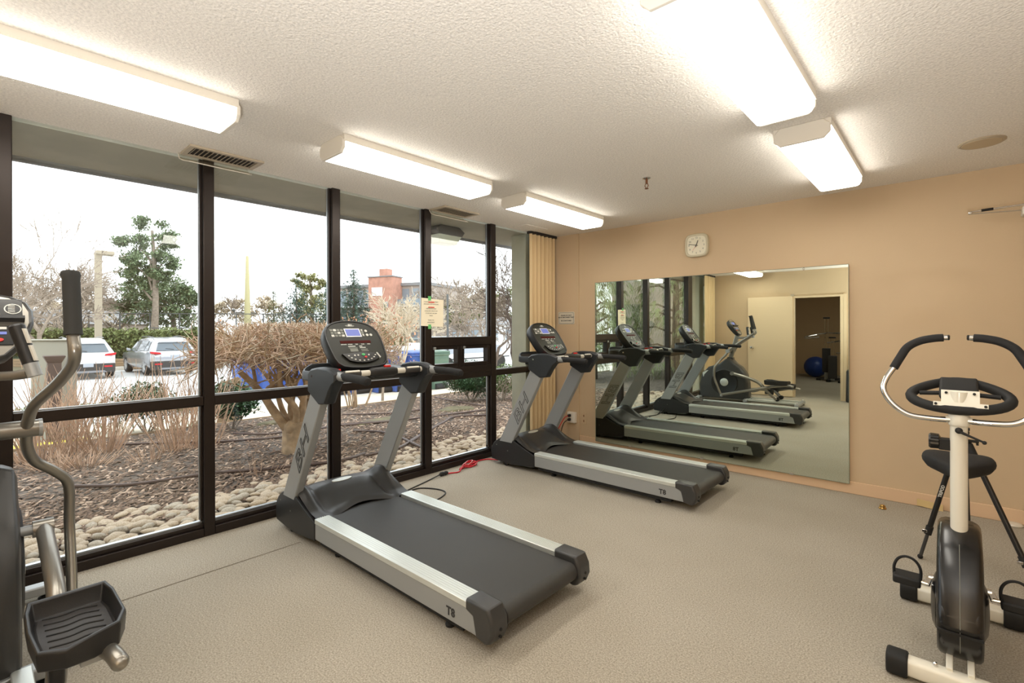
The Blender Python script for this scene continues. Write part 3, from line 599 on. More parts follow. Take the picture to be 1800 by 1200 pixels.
    kp = MB().ring([[pc+eh*a+ev*b+en*k for a, b in [(-0.14, -0.085), (-0.06, -0.078), (0.0, -0.074), (0.07, -0.078), (0.15, -0.085), (0.14, -0.115), (0.10, -0.142), (0.05, -0.157), (0.0, -0.161), (-0.05, -0.157), (-0.10, -0.142)]][::-1] for k in (0.002, 0.016)]).build('key_shelf', M['gloss'], t, bevel=0.003)
    for i in range(9):
        q = math.radians(200+17.5*i); rect(0.105*math.cos(q)-0.006, 0.105*math.cos(q)+0.006, -0.083+0.062*math.sin(q)-0.004, -0.083+0.062*math.sin(q)+0.004, 0.0185, 'key', 'print', kp)
    disc(0.01, -0.098, 0.009, 0.019, 'start_key', 'green', kp, 1.4); disc(0.022, -0.118, 0.007, 0.019, 'stop_pad', 'red', kp, 1.4)
    for a in (-0.055, -0.03, 0.05): disc(a, -0.102, 0.006, 0.0185, 'key', 'print', kp)
    for i in range(5): disc(0.118+0.003*i, -0.09-0.012*i+0.004*i, 0.006, 0.0185, 'key', 'print', kp)
    # neck
    MB().ring([[(x, cy+s_*w_, z) for s_ in (-1, 1) for x in ((xa_, xb_) if s_ < 0 else (xb_, xa_))] for z, xa_, xb_, w_ in ((1.08, -3.10, -2.93, 0.13), (1.15, -3.08, -2.99, 0.11), (1.24, -3.12, -3.05, 0.09))]).build('console_neck', M['blackp'], t, bevel=0.01)
    MB().box(-3.06, -2.98, cy-0.34, cy+0.34, 1.02, 1.05).build('tray_support', M['rubber'], t, bevel=0.004)
    return t
T1 = treadmill('near treadmill in the middle of the room, power cord looped on the carpet beside it')
T2 = copy_tree(T1); T2.location.y = 1.79+2.135; T2['label'] = 'far treadmill beside the wall mirror'; T2['_org'] = tuple(T2.location)
# cords between them
tag(MB().tube(bez([(-3.44, 3.60, 0.03), (-3.60, 3.62, 0.008), (-3.63, 3.50, 0.007), (-3.60, 3.40, 0.007), (-3.585, 3.35, 0.02), (-3.555, 3.26, 0.012), (-3.54, 3.17, 0.008), (-3.57, 3.24, 0.022), (-3.60, 3.33, 0.03), (-3.555, 3.385, 0.02), (-3.52, 3.30, 0.01), (-3.555, 3.22, 0.03), (-3.60, 3.36, 0.04), (-3.56, 3.40, 0.03), (-3.545, 3.25, 0.03),
       (-3.60, 3.34, 0.045), (-3.57, 3.42, 0.028), (-3.53, 3.36, 0.012), (-3.54, 3.22, 0.03), (-3.49, 3.12, 0.008), (-3.515, 3.04, 0.008), (-3.52, 2.99, 0.012)], 6), 0.0065, 8).build('extension_cord', M['redcord']), 'red extension cord tied in a loose knot on the carpet by the window', 'cord')
tag(MB().tube(bez([(-3.53, 3.20, 0.05), (-3.585, 3.31, 0.052), (-3.62, 3.36, 0.04), (-3.57, 3.37, 0.052), (-3.53, 3.29, 0.04), (-3.55, 3.27, 0.02)], 5), 0.003, 6).build('cable_tie', M['pinkcord']), 'pale tie string around the knotted red cord', 'tie')
tag(MB().lathe([(0.007, 0), (0.016, 0.01), (0.019, 0.03), (0.014, 0.045), (0.019, 0.058), (0.019, 0.085), (0.008, 0.10)], (-3.52, 3.005, 0.02), (-0.03, -1, 0), 14).build('cord_connector', M['rubber']), 'black connector joining the red cord to the black cord', 'connector')
MB().tube(bez([(-3.524, 2.905, 0.018), (-3.51, 2.80, 0.007), (-3.47, 2.66, 0.006), (-3.42, 2.48, 0.006), (-3.34, 2.30, 0.02), (-3.33, 2.155, 0.08)], 6), 0.0055, 8).build('power_cord', M['blackcord'], T1)
MB().tube(bez([(-3.36, 2.158, 0.07), (-3.37, 2.30, 0.01), (-3.39, 2.47, 0.006), (-3.38, 2.58, 0.006), (-3.24, 2.66, 0.006), (-3.13, 2.645, 0.006), (-3.06, 2.52, 0.006), (-3.05, 2.38, 0.006), (-3.10, 2.22, 0.02), (-3.12, 2.158, 0.05)], 6), 0.0055, 8).build('power_cord', M['blackcord'], T1)
# ================================================================= elliptical
def elliptical():
    c = 0.0
    t = thing('elliptical_trainer', 'grey elliptical trainer with silver swing arms at the left edge of the room', 'elliptical', (-2.7, c, 0))
    # frame
    for s in (-1, 1):
        MB().box(-2.62, -1.80, c+s*0.13-0.03, c+s*0.13+0.03, 0.05, 0.085).build('track_rail', M['alu'], t, bevel=0.004)
        MB().tube([(-3.42, c+s*0.07, 0.06), (-1.80, c+s*0.13, 0.04)], 0.024, 12).build('base_tube', M['silver2'], t)
    for x, w in ((-3.44, 0.30), (-1.79, 0.30), (-2.62, 0.24)):
        b = MB().box(x-0.035, x+0.035, c-w, c+w, 0.028, 0.075).build('cross_foot', M['silver'], t, bevel=0.008)
        for s in (-1, 1):
            MB().lathe([(0.028, 0), (0.03, 0.008), (0.014, 0.016), (0.014, 0.03)], (x, c+s*(w-0.04), 0), (0, 0, 1), 14).build('leveling_foot', M['rubber'], b)
            MB().ball((x, c+s*(w-0.03), 0.082), 0.012, 10, 6).build('foot_bolt', M['chrome'], b)
    # housing
    prof = [(-3.46, 0.06), (-3.47, 0.30), (-3.42, 0.50), (-3.30, 0.63), (-3.10, 0.70), (-2.98, 0.80), (-2.90, 0.80), (-2.83, 0.72), (-2.72, 0.64), (-2.64, 0.52), (-2.60, 0.36), (-2.59, 0.12), (-2.61, 0.06)]
    def sc(k): return [(-3.02+(x+3.02)*k, 0.38+(z-0.38)*k if z > 0.1 else z) for x, z in prof]
    MB().ring([[(x, c+y, z) for x, z in sc(k)] for y, k in ((-0.135, 0.86), (-0.125, 0.95), (-0.09, 1.0), (0.09, 1.0), (0.125, 0.95), (0.135, 0.86))]).build('housing', M['charcoal'], t, bevel=0.012, bseg=3)
    for s in (-1, 1):
        dd = MB().lathe([(0.24, 0), (0.24, 0.012), (0.225, 0.02), (0.215, 0.014), (0.0, 0.016)], (-3.0, c+s*0.13, 0.36), (0, s, 0), 48).build('flywheel_disc', M['blackp'], t)
        MB().lathe([(0.072, 0.014), (0.072, 0.024), (0.06, 0.03), (0.0, 0.03)], (-3.0, c+s*0.13, 0.36), (0, s, 0), 32).build('disc_badge', M['alu'], dd)
        MB().prism([(-3.39, 0.44), (-3.28, 0.50), (-3.24, 0.585), (-3.33, 0.56), (-3.40, 0.52)], 'y', min(c+s*0.127, c+s*0.134), max(c+s*0.127, c+s*0.134)).build('side_badge', M['alu'], t, bevel=0.002)
    # post and console
    MB().bar((-2.95, c, 0.72), (-2.80, c, 1.24), 0.06, 0.075, (1, 0, 0)).build('console_post', M['silver2'], t, bevel=0.012)
    MB().box(-2.98, -2.87, c-0.055, c+0.055, 0.70, 0.82).build('post_collar', M['blackp'], t, bevel=0.012)
    ev = Vector((-0.20, 0, 0.29)).normalized(); en = Vector((0.29, 0, 0.20)).normalized(); eh = Vector((0, 1, 0)); pc = Vector((-2.84, c+0.0, 1.375))
    half = [(0, 0.175), (0.06, 0.172), (0.12, 0.155), (0.165, 0.125), (0.182, 0.08), (0.182, 0.02), (0.165, -0.04), (0.135, -0.10), (0.10, -0.145), (0.05, -0.165), (0, -0.168)]
    outl = half+[(-a, b) for a, b in half[-2:0:-1]]
    def fc(k, o): return [pc+eh*a*k+ev*b*k+en*o for a, b in outl]
    MB().ring([fc(0.75, -0.07), fc(0.95, -0.05), fc(1, -0.02), fc(1, 0.0), fc(0.96, 0.01), fc(0.90, 0.004)]).build('console_shell', M['charcoal'], t, smooth=50)
    f_ = MB().ring([fc(0.93, 0.0), fc(0.93, 0.006)]).build('console_bezel', M['silver2'], t)
    def rect(a0, a1, b0, b1, k0, k1, nm, mt, par):
        return MB().ring([[pc+eh*a+ev*b+en*k for a, b in ((a0, b0), (a1, b0), (a1, b1), (a0, b1))] for k in (k0, k1)]).build(nm, M[mt], par, smooth=0)
    rect(-0.15, 0.15, 0.045, 0.135, 0.002, 0.009, 'upper_face', 'gloss', f_); rect(-0.085, 0.085, 0.055, 0.115, 0.004, 0.012, 'screen_frame', 'greyprint', f_); rect(-0.078, 0.078, 0.06, 0.11, 0.006, 0.0135, 'screen', 'lcd', f_)
    rect(-0.155, 0.155, 0.022, 0.035, 0.004, 0.035, 'book_ledge', 'blackp', f_)
    rect(-0.12, 0.12, -0.09, 0.0, 0.002, 0.010, 'key_panel', 'gloss', f_)
    MB().ring([[pc+eh*(0.122+r_*math.cos(q))+ev*(0.085+r_*math.sin(q))+en*0.0105 for q in [2*math.pi*i/24 for i in range(24)]] for r_ in (0.026, 0.022)], cap=False).build('dial_print', M['print'], f_)
    for i in range(5): rect(0.108, 0.128, 0.068+0.008*i, 0.071+0.008*i, 0.009, 0.0112, 'dial_mark', 'print', f_)
    for i in range(6):
        for j in range(2): rect(-0.10+0.036*i, -0.078+0.036*i, -0.042+0.024*j, -0.03+0.024*j, 0.009, 0.0125, 'key', 'lcd' if (i+j) % 2 else 'print', f_)
    MB().ring([[pc+eh*(0.075+0.018*math.cos(q))+ev*(-0.068+0.009*math.sin(q))+en*k for q in [2*math.pi*i/16 for i in range(16)]] for k in (0.008, 0.014)]).build('stop_key', M['red'], f_)
    # fixed handlebar with sensor grips
    for s in (-1, 1):
        MB().tube(bez([(-2.80, c, 1.19), (-2.75, c+s*0.05, 1.185), (-2.66, c+s*0.115, 1.19), (-2.60, c+s*0.155, 1.20)], 6), 0.018, 14).build('fixed_handlebar', M['silver2'], t)
        a, b = Vector((-2.57, c+s*0.168, 1.19)), Vector((-2.60, c+s*0.118, 1.385)); d = (b-a)
        g = MB().tube([a, a+d*0.25], 0.022, 16).build('grip_socket', M['silver'], t)
        gg = MB().tube([a+d*0.25, a+d*0.96, b], [0.024, 0.024, 0.016], 16).build('fixed_grip', M['blackp'], t)
        for k0, k1 in ((0.30, 0.60), (0.64, 0.92)):
            MB().obox(a+d*(k0+k1)/2+Vector((0.017, s*0.012, 0)), d*(k1-k0)/2, Vector((0.004, s*-0.004, 0)), Vector((0.007, s*0.008, 0))).build('sensor_plate', M['hand'], gg, bevel=0.001)
    # pivot tube and swing arms
    MB().cyl((-2.92, c-0.20, 0.945), (-2.92, c+0.20, 0.945), 0.036, 20).build('pivot_tube', M['silver2'], t)
    for s in (-1, 1):
        MB().cyl((-2.92, c+s*0.20, 0.945), (-2.92, c+s*0.212, 0.945), 0.038, 20).build('pivot_cap', M['silver'], t)
        ph = 0.0 if s > 0 else 1.0
        sw = -0.20 if s < 0 else 0.0
        pts = [(-2.475+sw*0.5, c+s*0.265, 1.34), (-2.455+sw*0.5, c+s*0.267, 1.28), (-2.52+sw*0.45, c+s*0.265, 1.225), (-2.64+sw*0.35, c+s*0.235, 1.15), (-2.78+sw*0.2, c+s*0.18, 1.06), (-2.88, c+s*0.165, 0.98), (-2.93, c+s*0.163, 0.92), (-2.98-sw*0.1, c+s*0.17, 0.85), (-3.05-sw*0.2, c+s*0.20, 0.775), (-3.09-sw*0.3, c+s*0.27, 0.705), (-3.12-sw*0.35, c+s*0.315, 0.63), (-3.12-sw*0.4, c+s*0.318, 0.45), (-3.06-sw*0.5, c+s*0.318, 0.27), (-3.0-sw*0.6, c+s*0.315, 0.13)]
        MB().tube(bez(pts, 5), 0.0205, 16).build('swing_arm', M['silver2'], t)
        MB().tube([(-2.515+sw*0.6, c+s*0.262, 1.585), (-2.512+sw*0.6, c+s*0.262, 1.572), (-2.507+sw*0.6, c+s*0.263, 1.56), (-2.475+sw*0.5, c+s*0.265, 1.36), (-2.473+sw*0.5, c+s*0.265, 1.345)], [0.028, 0.031, 0.027, 0.0275, 0.029], 20).build('swing_grip', M['ribgrip'], t)
        MB().ball((-3.0-sw*0.6, c+s*0.315, 0.13), 0.028, 14, 8).build('lower_joint', M['silver'], t)
        # pedal arm from lower joint back to pedal
        pz = 0.40 if s > 0 else 0.30
        MB().tube(bez([(-3.0-sw*0.6, c+s*0.315, 0.145), (-2.60, c+s*0.29, 0.24+sw*0.1), (-2.25, c+s*0.26, pz-0.075), (-2.02, c+s*0.27, pz-0.03), (-1.90, c+s*0.29, pz-0.02), (-1.85, c+s*0.30, pz-0.03)], 6), 0.023, 16).ball((-1.85, c+s*0.30, pz-0.03), 0.0232, 16, 10).build('pedal_link', M['silver2'], t)
        # crank and roller leg
        kz = 0.535 if s > 0 else 0.25
        MB().cyl((-2.84, c+s*0.13, kz), (-2.84, c+s*0.235, kz), 0.02, 14).build('crank_pin', M['silver'], t)
        MB().cyl((-2.84, c+s*0.175, kz), (-2.84, c+s*0.24, kz), 0.034, 18).build('crank_hub', M['silver2'], t)
        MB().tube(bez([(-2.84, c+s*0.21, kz), (-2.60, c+s*0.21, kz-0.06), (-2.40, c+s*0.21, kz-0.14 if s > 0 else 0.27), (-2.26, c+s*0.20, 0.25), (-2.12, c+s*0.17, 0.115)], 6), 0.028, 16).build('roller_leg', M['silver2'], t)
        MB().cyl((-2.11, c+s*0.10, 0.118), (-2.11, c+s*0.19, 0.118), 0.034, 18).build('roller', M['rubber'], t)
        MB().box(-2.30, -2.16, c+s*0.19-0.02, c+s*0.19+0.02, 0.20, 0.29).build('leg_bracket', M['blackp'], t, bevel=0.01)
        # pedal tray
        pc_ = Vector((-2.09, c+s*0.228, pz+0.005)); L_, Wd = 0.195, 0.108
        pl = [(-L_, -Wd*0.95), (-L_, Wd*0.95), (-L_*0.55, Wd*1.05), (L_*0.45, Wd*1.05), (L_*0.85, Wd*0.8), (L_, Wd*0.2), (L_, -Wd*0.4), (L_*0.8, -Wd*0.95), (0, -Wd*1.05), (-L_*0.6, -Wd*1.05)][::-1]
        def lv(k, z, h2=0.0): return [pc_+Vector((a*k, b*k, z+(h2*(0.4+0.6*(1 if a < -L_*0.5 or b*s > 0 else 0))))) for a, b in pl]
        pd = MB().ring([lv(0.80, -0.03), lv(0.97, -0.02), lv(1.0, 0.02, 0.02), lv(0.98, 0.026, 0.028), lv(0.90, 0.026, 0.026), lv(0.84, 0.0), lv(0.82, -0.006)]).build('foot_pedal', M['blackp'], t, bevel=0.004)
        MB().ring([lv(0.80, -0.004), lv(0.76, 0.0)]).build('pedal_mat', M['ctrim'], pd)
        rb = MB()
        for k in range(7):
            x = -0.13+0.042*k; rb.tube(bez([pc_+Vector((x-0.012, -0.068, 0.001)), pc_+Vector((x, -0.02, 0.001)), pc_+Vector((x-0.008, 0.025, 0.001)), pc_+Vector((x+0.01, 0.068, 0.001))], 4), 0.0028, 5)
        rb.build('tread_ridges', M['rubber'], pd)
        MB().box(-2.20, -1.93, c+s*0.25-0.03, c+s*0.25+0.03, pz-0.045, pz-0.02).build('pedal_plate', M['silver'], t, bevel=0.004)
    MB().box(-3.49, -3.40, c-0.06, c+0.06, 0.06, 0.16).build('front_shield', M['blackp'], t, bevel=0.01)
    return t
E2 = elliptical()
# ================================================================= exercise bike
def bike():
    c = 0.018
    t = thing('exercise_bike', 'white and black upright exercise bike at the right edge of the room', 'exercise bike', (c, 2.8, 0))
    for y, nm in ((2.45, 'front'), (3.16, 'rear')):
        s_ = MB().ring([[(x, y+a, 0.045+b) for a, b in rsq(0.033, 20, 4)] for x in (c-0.17, c+0.17)]).build('stabiliser', M['wmetal'], t)
        for s in (-1, 1):
            MB().ring([[(c+s*x, y+a, 0.045+b) for a, b in rsq(r_, 20, 3.5)] for x, r_ in ((0.15, 0.04), (0.155, 0.0435), (0.212, 0.0435), (0.218, 0.038))]).build('end_cap', M['rubber'], t, bevel=0.003)
    for s in (-1, 1): MB().bar((c+s*0.03, 2.45, 0.075), (c+s*0.03, 2.56, 0.10), 0.02, 0.03).build('front_bracket', M['wmetal'], t, bevel=0.003)
    MB().box(c-0.03, c+0.03, 2.9, 3.16, 0.06, 0.11).build('rear_strut', M['wmetal'], t, bevel=0.006)
    MB().ball((c-0.07, 2.45, 0.085), 0.009, 10, 6).build('bolt', M['chrome'], t)
    # post
    MB().tube([(c, 2.72, 0.42), (c, 2.70, 0.80), (c, 2.69, 1.10)], 0.0275, 32).build('front_post', M['wmetal'], t)
    # housing: upper shroud and wheel guard
    up = [(2.62, 0.50), (2.56, 0.46), (2.50, 0.36), (2.45, 0.24), (2.46, 0.20), (2.62, 0.14), (2.98, 0.14), (3.06, 0.24), (3.04, 0.38), (2.96, 0.48), (2.84, 0.54), (2.72, 0.545)]
    ctr = (2.75, 0.33)
    def sc(k): return [(ctr[0]+(y-ctr[0])*k, ctr[1]+(z-ctr[1])*k) for y, z in up]
    MB().ring([[(c+x, y, z) for y, z in sc(k)] for x, k in ((-0.068, 0.90), (-0.060, 0.965), (-0.042, 1.0), (0.042, 1.0), (0.060, 0.965), (0.068, 0.90))]).build('shroud', M['gloss'], t, bevel=0.006, bseg=3)
    wh = [(2.66+0.205*math.cos(q), 0.225+0.165*math.sin(q)) for q in [2*math.pi*k/40 for k in range(40)]]
    MB().ring([[(c+x, 2.66+(y-2.66)*k, 0.225+(z-0.225)*k) for y, z in wh] for x, k in ((-0.066, 0.92), (-0.058, 0.98), (-0.045, 1.0), (0.0, 1.004), (0.045, 1.0), (0.058, 0.98), (0.066, 0.92))]).build('wheel_guard', M['gloss'], t, smooth=50)
    sm = MB(); sm.tube([(c, 2.66-0.2075*math.cos(q)*1.0, 0.225+0.167*math.sin(q)) for q in [math.radians(-30+k*8) for k in range(18)]], 0.0012, 5); sm.build('seam', M['greyprint'], t)
    sm = MB(); sm.tube([(c, 2.618, 0.503), (c, 2.558, 0.463), (c, 2.499, 0.362), (c, 2.449, 0.242)], 0.0012, 5); sm.build('seam', M['greyprint'], t)
    MB().box(c-0.064, c+0.064, 2.448, 2.50, 0.218, 0.226).build('joint_strip', M['rubber'], t)
    for s in (-1, 1):
        MB().lathe([(0.115, 0), (0.11, 0.015), (0.085, 0.026), (0.05, 0.03), (0.0, 0.031)], (c+s*0.058, 2.72, 0.22), (s, 0, 0), 32).build('crank_cover', M['gloss'], t)
        for (y, z) in ((2.66, 0.47), (2.55, 0.33)): MB().ball((c+s*0.055, y, z), 0.004, 8, 5).build('screw', M['chrome'], t)
    MB().lathe([(0.036, 0), (0.038, 0.012), (0.030, 0.02)], (c, 2.715, 0.505), (0, 0, 1), 24).build('post_collar', M['blackp'], t)
    # cranks and pedals
    for s in (-1, 1):
        pz = 0.275; py = 2.83 if s < 0 else 2.72
        cz0 = 0.28
        MB().cyl((c+s*0.06, 2.78, cz0), (c+s*0.098, 2.78, cz0), 0.014, 14).build('crank_axle', M['chrome'], t)
        MB().bar((c+s*0.095, 2.78, cz0), (c+s*0.105, py-0.1 if s < 0 else py+0.02, pz-0.01), 0.012, 0.024, (1, 0, 0)).build('crank_arm', M['chrome'], t, bevel=0.003)
        py2 = py-0.1 if s < 0 else py+0.02
        MB().cyl((c+s*0.10, py2, pz-0.005), (c+s*0.125, py2, pz-0.003), 0.008, 10).build('pedal_spindle', M['chrome'], t)
        a, b = c+s*0.12, c+s*0.215
        pd = MB().box(min(a, b), max(a, b), py2-0.045, py2+0.045, pz-0.02, pz+0.015).build('pedal', M['rubber'], t, bevel=0.008)
        for yy in (py2-0.044, py2+0.042): MB().box(min(a, b)+0.01, max(a, b)-0.01, yy, yy+0.003, pz-0.01, pz+0.005).build('pedal_reflector', M['bin'], pd)
        MB().tube(bez([(a+s*0.004, py2, pz-0.01), (a+s*0.002, py2, pz+0.045), (a+s*0.02, py2, pz+0.08), (a+s*0.05, py2, pz+0.09), (b-s*0.018, py2, pz+0.075), (b-s*0.003, py2, pz+0.04), (b-s*0.003, py2, pz-0.005)], 5), 0.0055, 8).build('pedal_strap', M['rubber'], t)
    # seat
    stt = [(y, w, a-0.035, b-0.03) for y, w, a, b in [(3.10, 0.030, 0.685, 0.725), (3.16, 0.045, 0.67, 0.732), (3.22, 0.085, 0.665, 0.738), (3.27, 0.125, 0.668, 0.745), (3.33, 0.14, 0.675, 0.752), (3.38, 0.135, 0.68, 0.752), (3.41, 0.10, 0.69, 0.745)]]
    MB().ring([[(c+w*math.copysign(abs(math.cos(q))**0.6, math.cos(q)), y, (zb+zt)/2+(zt-zb)/2*math.copysign(abs(math.sin(q))**0.7, math.sin(q))+0.01*abs(math.cos(q))) for q in [2*math.pi*k/24 for k in range(24)]] for y, w, zb, zt in stt]).build('saddle', M['grip'], t, smooth=50)
    MB().tube([(c, 2.93, 0.42), (c, 3.12, 0.57), (c, 3.26, 0.68)], 0.022, 16).build('seat_post', M['blacktube'], t)
    # handlebar
    z0 = 0.985; yh = 2.69
    for s in (-1, 1):
        MB().tube(bez([(c, yh-0.005, z0), (c+s*0.09, yh-0.005, z0-0.002), (c+s*0.16, yh, z0+0.005), (c+s*0.215, yh+0.01, z0+0.045), (c+s*0.245, yh+0.02, z0+0.10), (c+s*0.238, yh+0.035, z0+0.15), (c+s*0.20, yh+0.06, z0+0.22), (c+s*0.175, yh+0.075, z0+0.27), (c+s*0.13, yh+0.09, z0+0.315), (c+s*0.07, yh+0.10, z0+0.33), (c+s*0.035, yh+0.105, z0+0.333)], 6), 0.0115, 16).build('handlebar', M['chrome'], t)
        MB().tube(bez([(c+s*0.212, yh+0.052, z0+0.198), (c+s*0.19, yh+0.068, z0+0.245), (c+s*0.165, yh+0.08, z0+0.29), (c+s*0.125, yh+0.09, z0+0.317), (c+s*0.08, yh+0.098, z0+0.329), (c+s*0.048, yh+0.104, z0+0.332)], 6), 0.0165, 18).build('foam_grip', M['grip'], t)
        MB().lathe([(0.008, 0), (0.011, 0.002), (0.012, 0.007), (0.008, 0.01)], (c+s*0.036, yh+0.105, z0+0.333), (-s, 0, 0), 14).build('bar_end_cap', M['rubber'], t)
    MB().lathe([(0.031, -0.022), (0.033, -0.018), (0.033, 0.018), (0.031, 0.022)], (c, 2.693, z0), (0, 0, 1), 28).build('clamp_collar', M['wmetal'], t)
    MB().cyl((c-0.04, 2.688, z0), (c+0.04, 2.688, z0), 0.0145, 16).build('clamp_sleeve', M['wmetal'], t)
    MB().ball((c, 2.655, z0-0.038), 0.0125, 14, 8).build('clamp_knob', M['rubber'], t)
    lv = MB().tube([(c, 2.650, z0-0.04), (c+0.035, 2.645, z0-0.056), (c+0.072, 2.64, z0-0.072)], [0.006, 0.0045, 0.004], 10).build('clamp_lever', M['rubber'], t)
    MB().ball((c+0.073, 2.64, z0-0.073), 0.0075, 10, 6).build('lever_ball', M['rubber'], t)
    MB().tube([(c+0.025, 2.72, z0-0.085), (c+0.06, 2.72, z0-0.085)], 0.006, 8).tube([(c+0.052, 2.72, z0-0.073), (c+0.056, 2.72, z0-0.10)], 0.004, 8).build('cable_bracket', M['rubber'], t)
    # tension knob
    MB().box(c-0.062, c-0.022, 2.69, 2.74, 0.855, 0.90).build('knob_bracket', M['rubber'], t, bevel=0.003)
    kn = []
    for x, r_ in ((-0.055, 0.018), (-0.062, 0.03), (-0.088, 0.031), (-0.094, 0.026)):
        kn.append([(c+x, 2.715+r_*(1+0.05*math.cos(9*q))*math.cos(q), 0.885+r_*(1+0.05*math.cos(9*q))*math.sin(q)) for q in [2*math.pi*k/54 for k in range(54)]])
    MB().ring(kn[::-1]).build('tension_knob', M['gloss'], t)
    # console seen from behind: oval ring of arm rests around a meter
    zc = 1.078
    def oval(k, dz, wx=0.142, wy=0.085): return [(c+wx*k*math.cos(q)*(1.0-0.22*math.sin(q))*(1+0.06*math.cos(2*q)), 2.75+wy*k*math.sin(q), zc+dz+0.05*math.sin(q)) for q in [2*math.pi*i/40 for i in range(40)]]
    pts = oval(1.0, 0.0); MB().tube(pts+[pts[0], pts[1]], 0.0195, 14, cap=False).build('arm_rest_ring', M['rubber'], t, smooth=60)
    MB().ring([[(c+a, y, z) for a, y, z in ((-w, y0, z_), (w, y0, z_), (w, y1, z_+0.06), (-w, y1, z_+0.06))] for w, y0, y1, z_ in ((0.055, 2.69, 2.80, 1.062), (0.062, 2.68, 2.81, 1.078), (0.056, 2.69, 2.80, 1.09))]).build('meter_body', M['rubber'], t, bevel=0.006)
    for s in (-1, 1): MB().tube([(c+s*0.05, 2.75, 1.085), (c+s*0.125, 2.75, 1.08)], 0.009, 8).build('ring_spoke', M['rubber'], t)
    pl = MB().obox((c+0.004, 2.675, 1.075), (0.058, 0, 0), (0, 0.012, 0.03), (0, -0.0016, 0.0006)).build('mount_plate', M['wmetal'], t, bevel=0.001)
    MB().obox((c+0.004, 2.66, 1.05), (0.082, 0, 0), (0, 0.004, 0.008), (0, -0.0012, 0.0006)).build('mount_tab', M['wmetal'], pl)
    for x, z, y in ((-0.038, 1.095, 2.68), (0.046, 1.095, 2.68), (-0.07, 1.05, 2.658), (0.078, 1.05, 2.658)): MB().cyl((c+x, y-0.006, z), (c+x, y, z), 0.005, 10).build('screw', M['rubber'], pl)
    return t
B2 = bike()
# ---------------------------------------------------------------- tripod behind the bike
t = thing('camera_tripod', 'black tripod standing behind the exercise bike', 'tripod', (0.045, 3.72, 0))
ap = Vector((0.045, 3.72, 0.70))
for i, (fx, fy) in enumerate(((-0.145, 3.75), (0.33, 3.50), (0.07, 4.05))):
    ft = Vector((fx, fy, 0.012)); d = ft-ap; tp = ap+Vector((d.x, d.y, 0)).normalized()*0.03
    lg = MB().tube([tp, tp+(ft-tp)*0.74], 0.0135, 14).build('leg', M['blacktube'], t)
    MB().tube([tp+(ft-tp)*0.70, ft], 0.009, 12).build('lower_leg', M['charcoal'], lg)
    MB().tube([tp+(ft-tp)*0.72, tp+(ft-tp)*0.79], 0.018, 14).build('leg_clamp', M['rubber'], lg)
    MB().obox(tp+(ft-tp)*0.76+Vector((-0.018, -0.012, 0)), (0.012, 0, 0), (0, 0.008, 0), (0, 0, 0.008)).build('clamp_flip', M['chrome'], lg, bevel=0.002)
    MB().tube([tp-(ft-tp)*0.02, tp+(ft-tp)*0.10], 0.019, 14).build('leg_socket', M['rubber'], lg)
    MB().ball(ft+Vector((0, 0, 0.002)), 0.014, 12, 8).build('rubber_foot', M['rubber'], lg)
    if i == 0:
        dd = (ft-tp).normalized(); nn = Vector((-dd.z, 0, dd.x)).normalized()
        text('TRIPOD', 0.021, tp+(ft-tp)*0.40+Vector((0, -0.0145, 0)), -dd, (-nn if nn.x > 0 else nn), 'lettering', M['print'], lg, bold=0.0008)
MB().cyl(ap+Vector((0, 0, -0.22)), ap+Vector((0, 0, 0.06)), 0.011, 14).build('centre_column', M['blacktube'], t)
MB().cyl(ap+Vector((0, 0, -0.02)), ap+Vector((0, 0, 0.03)), 0.033, 20).build('shoulder', M['rubber'], t, bevel=0.004)
MB().ball(ap+Vector((0, 0, 0.075)), 0.024, 16, 10).box(ap.x-0.025, ap.x+0.025, ap.y-0.025, ap.y+0.025, 0.79, 0.80).build('ball_head', M['rubber'], t)
MB().box(ap.x+0.028, ap.x+0.05, ap.y-0.025, ap.y-0.012, 0.60, 0.66).build('spirit_level_tab', M['silver'], t, bevel=0.003)
# ---------------------------------------------------------------- wall bar at the right, small floor things
t = thing('wall_pull_bar', 'chrome folding bar fixed high on the wall at the far right edge', 'bar', (0.45, YW, 2.19))
MB().tube([(0.092, 4.70, 2.168), (0.25, 4.72, 2.178), (0.80, 4.76, 2.20)], 0.007, 12).build('bar', M['chrome'], t)
MB().tube([(0.092, 4.70, 2.155), (0.30, 4.74, 2.150), (0.46, 4.78, 2.150)], 0.0045, 10).build('stay_rod', M['chrome'], t)
MB().lathe([(0.011, 0), (0.013, 0.004), (0.013, 0.016), (0.009, 0.02)], (0.085, 4.70, 2.162), (1, 0, 0), 14).build('end_fitting', M['chrome'], t)
MB().tube([(0.15, 4.707, 2.172), (0.21, 4.715, 2.176)], 0.0095, 12).build('sleeve', M['blacktube'], t)
MB().box(0.352, 0.62, 4.74, YW, 2.12, 2.175).build('wall_bracket', M['white'], t, bevel=0.006)
t = thing('wall_thermostat', 'small grey box on the wall at the right edge, below the chrome bar', 'thermostat', (0.44, YW, 1.96))
MB().box(0.368, 0.50, YW-0.03, YW, 1.89, 2.00).build('case', M['vent'], t, bevel=0.006)
MB().box(0.39, 0.478, YW-0.034, YW-0.03, 1.93, 1.98).build('dial_window', M['sign'], t, bevel=0.001)
tag(MB().lathe([(0.024, 0), (0.026, 0.006), (0.018, 0.014), (0.02, 0.022), (0.012, 0.03), (0.001, 0.031)], (-0.395, 4.60, 0), (0, 0, 1), 20).build('floor_stopper', M['brass']), 'small brass door stop on the carpet near the mirror corner', 'door stop')
tag(MB().obox((-0.13, YW-0.03, 0.028), (0.075, -0.004, -0.006), (0, 0.004, 0.024), (0, 0.0015, 0)).build('cardboard_scrap', M['card']), 'yellowish cardboard scrap leaning on the baseboard behind the bike', 'cardboard')
